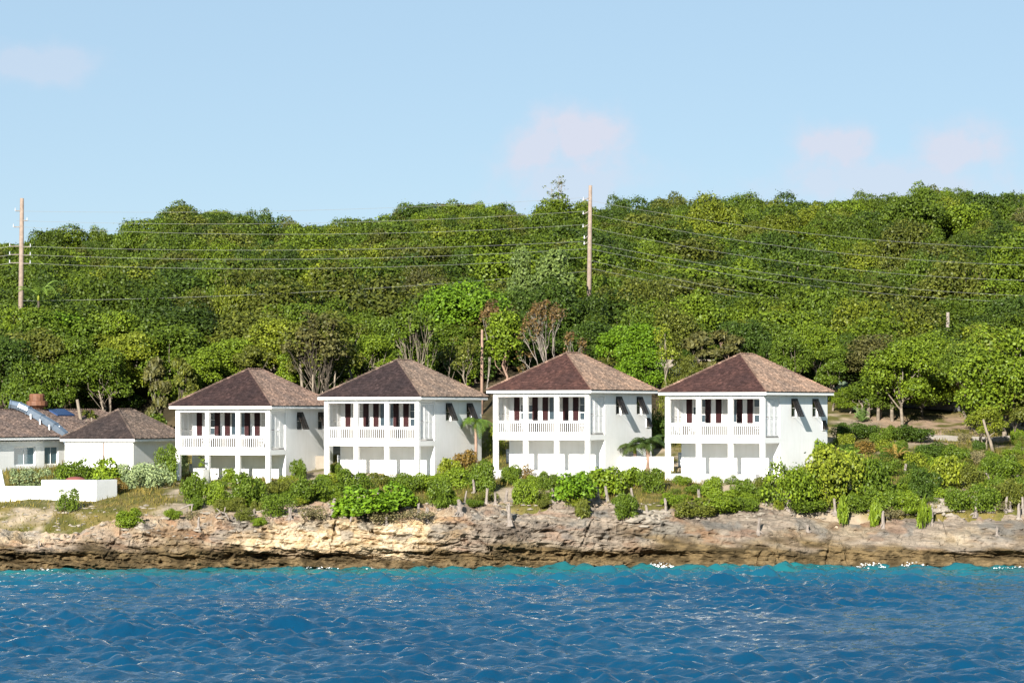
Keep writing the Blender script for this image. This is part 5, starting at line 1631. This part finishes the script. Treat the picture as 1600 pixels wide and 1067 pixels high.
for a in SLOPE:
    zone = ('below the leftmost villa', 'below the second villa', 'below the third villa', 'below the rightmost villa')[int(a[0] > 480) + int(a[0] > 720) + int(a[0] > 1000)]
    rw = 'upper slope' if a[1] < 776 else 'cliff edge'
    zc[zone, rw] = zc.get((zone, rw), 0) + 1
    tone = {'mid': 'green', 'olive': 'olive', 'yellow': 'yellow-green', 'bright': 'bright'}[a[5]]
    shrub('low_shrub', '%s ground-hugging shrub on the %s %s, %s from left' % (tone, rw, zone, PLACE[min(zc[zone, rw] - 1, len(PLACE) - 1)]), *a, cat='shrub', group='ground-hugging shrubs on the slope')
for a in [
    (1316, 824, 22, 44, 'upright', 'bright', 'feathery yellow-green seedling on the rocks, leftmost of three'),
    (1367, 822, 20, 44, 'upright', 'bright', 'feathery yellow-green seedling on the rocks, middle of three'),
    (1443, 826, 24, 44, 'upright', 'bright', 'feathery yellow-green seedling on the rocks, rightmost of three'),
    (908, 810, 26, 30, 'upright', 'olive', 'small feathery plant growing on the cliff below the third villa')]:
    shrub('seedling', a[6], *a[:6], cat='plant', group='young plants on the rocks')
for a in [
    (490, 812, 64, 24, 'open', 'dry', 'grey-brown dry scrub at the cliff edge left of the bright creeping bush'),
    (600, 818, 70, 22, 'open', 'dry', 'grey-brown dry scrub below the bright creeping bush'),
    (650, 816, 60, 18, 'open', 'dry', 'dry low scrub between stumps below the second villa'),
    (760, 782, 44, 20, 'open', 'olive', 'low grassy scrub among stumps left of the third villa'),
    (1390, 812, 50, 20, 'open', 'dry', 'dry scrub on the rocks between two seedlings'),
    (1565, 800, 44, 16, 'open', 'dry', 'dry scrub beside the stumps near the right edge'),
    (300, 812, 40, 16, 'open', 'dry', 'dry scrub beneath the driftwood branch')]:
    shrub('dry_scrub', a[6], *a[:6], cat='scrub', group='dry scrub along the cliff edge')
for a in [
    (822, 750, 34, 28, 'open', 'croton', 'reddish leafy shrub before the lower wall of the third villa'),
    (728, 742, 50, 40, 'grape', 'croton', 'orange croton bush beside the small palm'),
    (702, 748, 36, 34, 'grape', 'yellow', 'yellow-green croton bush at the right wall of the second villa'),
    (745, 752, 40, 30, 'grape', 'olive', 'olive croton bush at the foot of the small palm'),
    (1352, 708, 40, 20, 'grape', 'croton', 'orange-tipped bush above the light green rosette plant')]:
    shrub('croton', a[6], *a[:6], cat='shrub', y0=230, group='coloured crotons')
q = wpt(489, 714, 249.5); shrub('croton', 'red-brown croton hedge above the cream wall between the two left villas', 0, 0, 34, 38, 'grape', 'croton', k=.8, loc=(q.x, q.y, q.z - .2), group='coloured crotons')
# tree-like bushes against the villas' sides
for (px, py, w, h, kd, cl, lab, y0) in ((1272, 722, 56, 36, 'grape', 'bright', 'leafy bush against the right wall of the rightmost villa', 228), (1318, 690, 44, 30, 'round', 'dark', 'dark bush behind the rear right corner of the rightmost villa', 236),
                                        (1350, 684, 60, 24, 'fine', 'dark', 'dark low bush on the bank below the row of trunks', 238), (1420, 690, 80, 26, 'fine', 'dark', 'dark low hedge left of the drive', 240),
                                        (1380, 705, 50, 22, 'open', 'yellow', 'yellowish low bush on the bank left of the drive', 236), (772, 712, 36, 60, 'open', 'yellow', 'pale bamboo-like bush between the second and third villas', 240),
                                        (1030, 700, 50, 66, 'round', 'dark', 'tall dark bush behind the pair of palms', 241), (1042, 660, 30, 70, 'open', 'olive', 'tall thin bush squeezed between the two right villas', 243)):
    shrub('bush', lab, px, py, w, h, kd, cl, y0=y0, group='bushes beside the villas')
# hedges at the left
def hedge(label, px0, px1, top, Y, depth, hgt, color, kd):
    a, c = wpt(px0, top, Y), wpt(px1, top, Y)
    rs = np.random.RandomState(int(px0) + 3)
    w = c.x - a.x
    n = int(w * 16)
    C = np.stack([rs.uniform(.2, w - .2, n), rs.uniform(.2, depth - .2, n), rs.uniform(.2, hgt - .2, n)], 1)
    V = leaf_cloud(rs, C, np.full(n, .28), 55, .12 if kd else .16)
    t = thing('hedge', label, 'hedge', (a.x, a.y, a.z - hgt), 0, 'hedges behind the stepped wall')
    obj('foliage', leaf_mesh('foliage', V), None, t, color=FOL[color])
    b = B()
    for k in range(int(w / .5)):
        b.tube([(k * .5 + .2, depth / 2, -.3), (k * .5 + .25, depth / 2, hgt * .7)], [.04, .02], 5)
    obj('stems', b.mesh('stems'), M['bark_dark'], t)
hedge('clipped grey-green hedge behind the lower step of the white wall', 12, 92, 731, 232.5, 1.2, 1.7, 'grey', 1)
for (px, w, h, z, kd, cl, lab, Y) in ((118, 70, 52, 752, 'round', 'mid', 'green bush behind the red dome', 233.5), (158, 66, 46, 752, 'grape', 'bright', 'green bush in front of the outbuilding wall', 234), (200, 60, 38, 756, 'round', 'grey', 'silvery bush left of the leftmost villa, nearest the white wall', 234.5),
                                      (240, 66, 44, 758, 'round', 'grey', 'silvery bush right beside the leftmost villa', 235.5), (262, 44, 60, 745, 'round', 'mid', 'green bush between the outbuilding and the leftmost villa', 241), (185, 34, 26, 760, 'open', 'croton', 'small reddish plant before the silvery bushes', 232.5),
                                      (282, 40, 34, 748, 'round', 'grey', 'silvery bush behind the front left post of the leftmost villa', 245)):
    q = wpt(px, z, Y)
    shrub('bush', lab, 0, 0, w, h, kd, cl, loc=(q.x, q.y, gz(q.x, q.y)), k=1.1, group='bushes behind the stepped wall')
rs = np.random.RandomState(3)
V = leaf_cloud(rs, np.array([(0, 0, 1.4), (.15, 0, 1.75), (-.1, .05, 1.95)]), np.array([.22, .16, .12]), 40, .16)
obj('plant', leaf_mesh('plant', V), None, PLANTER, color=FOL['bright'])

# ---------------------------------------------------------------- dead stumps along the edge
def stump_me(seed, fork):
    rs = np.random.RandomState(seed)
    b = B()
    n = 9
    rings = 6
    V, Q = [], []
    lean = rs.normal(0, .1, 2)
    for i in range(rings):
        z = [-.25, 0, .12, .45, .8, 1.0][i]
        rr = [.24, .2, .145, .12, .115, .10][i]
        for k in range(n):
            a = 2 * math.pi * k / n
            r2 = rr * (1 + .22 * rs.normal() * (1 if i < 2 else .6))
            zz = z + (rs.uniform(-.14, .12) if i == rings - 1 else 0)
            V.append((math.cos(a) * r2 + lean[0] * z * z, math.sin(a) * r2 + lean[1] * z * z, zz))
    for i in range(rings - 1):
        for k in range(n):
            Q.append((i * n + k, i * n + (k + 1) % n, (i + 1) * n + (k + 1) % n, (i + 1) * n + k))
    c = len(V); V.append((lean[0], lean[1], .93))
    b.add(V, Q, [(c, (rings - 1) * n + k, (rings - 1) * n + (k + 1) % n) for k in range(n)])
    if fork:
        s = rs.choice([-1, 1])
        b.tube([(0, 0, .4), (.14 * s, 0, .62), (.19 * s, 0, .9)], [.07, .06, .04], 6)
    for k in range(3):
        a = rs.rand() * 6.28
        b.tube([(0, 0, .06), (math.cos(a) * .25, math.sin(a) * .25, .0), (math.cos(a) * .45, math.sin(a) * .45, -.12)], [.08, .055, .02], 5)
    me = b.mesh('stump'); me.materials.append(M['dead_wood'])
    return me
STM = [stump_me(500 + i, i % 3 == 0) for i in range(7)]
SECT = [(0, 480, 'below the leftmost villa'), (480, 700, 'below the second villa from the left'), (700, 1020, 'below the third villa from the left'), (1020, 1300, 'below the rightmost villa'), (1300, 1640, 'right of the rightmost villa')]
ST = [(60, 856, 9, .7), (310, 826, 16, .9), (453, 812, 17, 1.2), (397, 806, 8, 1),
      (521, 806, 26, 1.5), (547, 822, 13, .9), (604, 820, 16, 1), (609, 800, 22, 1.7), (594, 778, 11, 1.5), (653, 814, 22, 1.1), (666, 816, 21, 1.3),
      (718, 804, 20, 1.7), (726, 786, 18, .8), (741, 770, 19, 1.0), (760, 787, 22, 1.1), (774, 789, 18, 1.0), (790, 785, 18, 1.2), (819, 786, 11, 1.1), (797, 823, 27, 1.4), (865, 786, 22, 1.1), (896, 785, 20, 1.2), (901, 783, 9, .8), (934, 784, 22, 1.8), (949, 784, 22, 1.3), (967, 776, 28, 1.2), (988, 777, 15, 1),
      (1040, 803, 20, 1.2), (1012, 808, 18, 1.2), (1093, 787, 18, 1.2), (1108, 810, 24, 1.1), (1121, 800, 14, 1), (1098, 764, 13, 1.2), (1185, 831, 22, 1.1), (1198, 790, 16, 1.0), (1231, 795, 20, 1.2), (1265, 800, 20, .8), (1262, 832, 9, 1.1),
      (1305, 802, 20, 1.2), (1337, 799, 14, 1), (1388, 802, 20, 1), (1380, 825, 22, 1.1), (1410, 797, 13, 1), (1456, 818, 22, 1), (1524, 803, 24, 1.4), (1537, 799, 19, 1), (1545, 800, 17, 1), (1553, 800, 15, 1), (1572, 797, 18, 1.1), (1578, 800, 13, 1), (1592, 811, 22, 1.3), (1598, 798, 22, 1.0), (1450, 774, 15, 1.1), (1414, 740, 14, 1.2), (1558, 838, 13, 1)]
ORD = ['first', 'second', 'third', 'fourth', 'fifth', 'sixth', 'seventh', 'eighth', 'ninth', 'tenth', 'eleventh', 'twelfth', 'thirteenth', 'fourteenth', 'fifteenth', 'sixteenth', 'seventeenth', 'eighteenth', 'nineteenth']
cnt = {}
for i, (px, py, h, wd) in enumerate(sorted(ST)):
    q = on_surf(px, py)
    for a, c, t in SECT:
        if a <= px < c: break
    cnt[t] = cnt.get(t, 0) + 1
    o = obj('stump', STM[i % 7], None, loc=q)
    hh = h * q.y / FPX
    o.scale = (wd * .68, wd * .68, hh * 1.05)
    o.rotation_euler = (random.uniform(-.1, .1), random.uniform(-.12, .12), random.uniform(0, 6.28))
    size = 'tall' if h >= 22 else ('small' if h < 14 else 'weathered')
    tag(o, '%s grey stump, %s from left of those %s' % (size, ORD[cnt[t] - 1], t), 'stump', 'dead stumps along the cliff edge')
def drift_abs(label, px, py, segs, mat='dead_wood'):
    q = on_surf(px, py)
    b = B()
    for pts, r in segs:
        b.tube([(x * q.y / FPX, dy, z * q.y / FPX) for x, z, dy in pts], r, 6)
    o = obj('driftwood', b.mesh('driftwood', True), M[mat], loc=q)
    tag(o, label, 'driftwood', 'driftwood on the slope')
drift_abs('bent grey driftwood branch on legs below the leftmost villa', 299, 806, [([(-18, 10, 0), (-4, 16, .1), (3, 17, .1)], [.05, .07, .06]), ([(1, 16, .1), (0, 8, 0), (2, -3, 0)], [.06, .05, .04]), ([(-6, 14, .1), (-8, 5, .3), (-7, -2, .3)], [.04, .04, .03])])
drift_abs('tangled grey driftwood roots below the largest dark shrub', 350, 816, [([(-14, 2, 0), (-6, 10, .1), (2, 8, .1), (8, -2, 0)], [.05, .06, .07, .06]), ([(0, 8, .1), (2, 18, 0)], [.06, .04]), ([(-4, 9, 0), (-12, 16, .1)], [.05, .03])])
drift_abs('pale curved driftwood branch beside the drive end at the right', 1541, 760, [([(-10, 22, 0), (0, 20, 0), (4, 14, 0), (2, 6, 0), (-2, -4, 0)], [.05, .07, .08, .08, .06])])

# ---------------------------------------------------------------- loose rock and grass
def rubble():
    rs = np.random.RandomState(13)
    V, T = [], []
    ico = [Vector(v) for v in ((0, 0, 1), (.9, 0, .4), (.28, .85, .4), (-.72, .53, .4), (-.72, -.53, .4), (.28, -.85, .4), (.72, .53, -.4), (-.28, .85, -.4), (-.9, 0, -.4), (-.28, -.85, -.4), (.72, -.53, -.4), (0, 0, -1))]
    F = [(0, 1, 2), (0, 2, 3), (0, 3, 4), (0, 4, 5), (0, 5, 1), (1, 6, 2), (2, 7, 3), (3, 8, 4), (4, 9, 5), (5, 10, 1), (6, 7, 2), (7, 8, 3), (8, 9, 4), (9, 10, 5), (10, 6, 1), (11, 7, 6), (11, 8, 7), (11, 9, 8), (11, 10, 9), (11, 6, 10)]
    spots = []
    for i in range(300): spots.append((rs.uniform(-20, 420), rs.uniform(790, 842), .04 + .16 * rs.rand() ** 2.5))
    for i in range(300): spots.append((rs.uniform(420, 1620), rs.uniform(785, 812), rs.uniform(.05, .16)))
    for i in range(90): spots.append((rs.normal(1462, 14), rs.normal(788, 9), rs.uniform(.12, .4)))
    for i in range(60): spots.append((rs.uniform(985, 1040), rs.uniform(800, 822), rs.uniform(.1, .35)))
    for (px, py, s) in spots:
        q = on_surf(px, py)
        o = len(V)
        sc = np.array([s * rs.uniform(.8, 2.2), s, s * rs.uniform(.3, .7)])
        for v in ico:
            k = 1 + rs.uniform(-.3, .3)
            V.append((q.x + v.x * sc[0] * k, q.y + v.y * sc[1] * k, q.z + v.z * sc[2] * k))
        T += [tuple(o + j for j in f) for f in F]
    return mk_mesh('rubble', np.array(V), None, np.array(T))
tag(obj('rubble', rubble(), M['stone']), 'loose pale limestone rubble strewn over the slope', None, None, 'stuff')
def grass():
    rs = np.random.RandomState(14)
    N = 60000
    X = rs.uniform(-46, 46, N); Y = rs.uniform(220.5, 252, N)
    n1 = fbm(X * .22, Y * .22, 2.0, 4) + .6 * sstep(227, 220, Y)
    left = sstep(-18, -24, X)
    keep = (n1 + left * .55 * sstep(231.5, 224, Y) < .25 + rs.normal(0, .15, N))
    X, Y = X[keep], Y[keep]
    Z = ground_z(X, Y)
    N = len(X)
    h = rs.uniform(.12, .42, N) * (1 + .5 * fbm(X * .5, Y * .5, 9.0, 2))
    a = rs.uniform(0, 6.283, N); w = rs.uniform(.02, .05, N)
    dx, dy = np.cos(a) * w, np.sin(a) * w
    lx, ly = rs.normal(0, .12, N), rs.normal(0, .12, N)
    V = np.stack([np.stack([X - dx, Y - dy, Z - .03], 1), np.stack([X + dx, Y + dy, Z - .03], 1), np.stack([X + lx, Y + ly, Z + h], 1)], 1).reshape(-1, 3)
    t = np.clip(rs.rand(N) + .35 * fbm(X * .3, Y * .3, 12.0, 2), 0, 1)
    c = lerp3((0.075, 0.082, 0.012), (0.20, 0.155, 0.042), t)
    return mk_mesh('grass', V, None, np.arange(N * 3).reshape(-1, 3), cols=np.repeat(c, 3, 0))
tag(obj('grass', grass(), M['grass_blade']), 'dry yellow-green grass on the slope below the buildings', None, None, 'stuff')
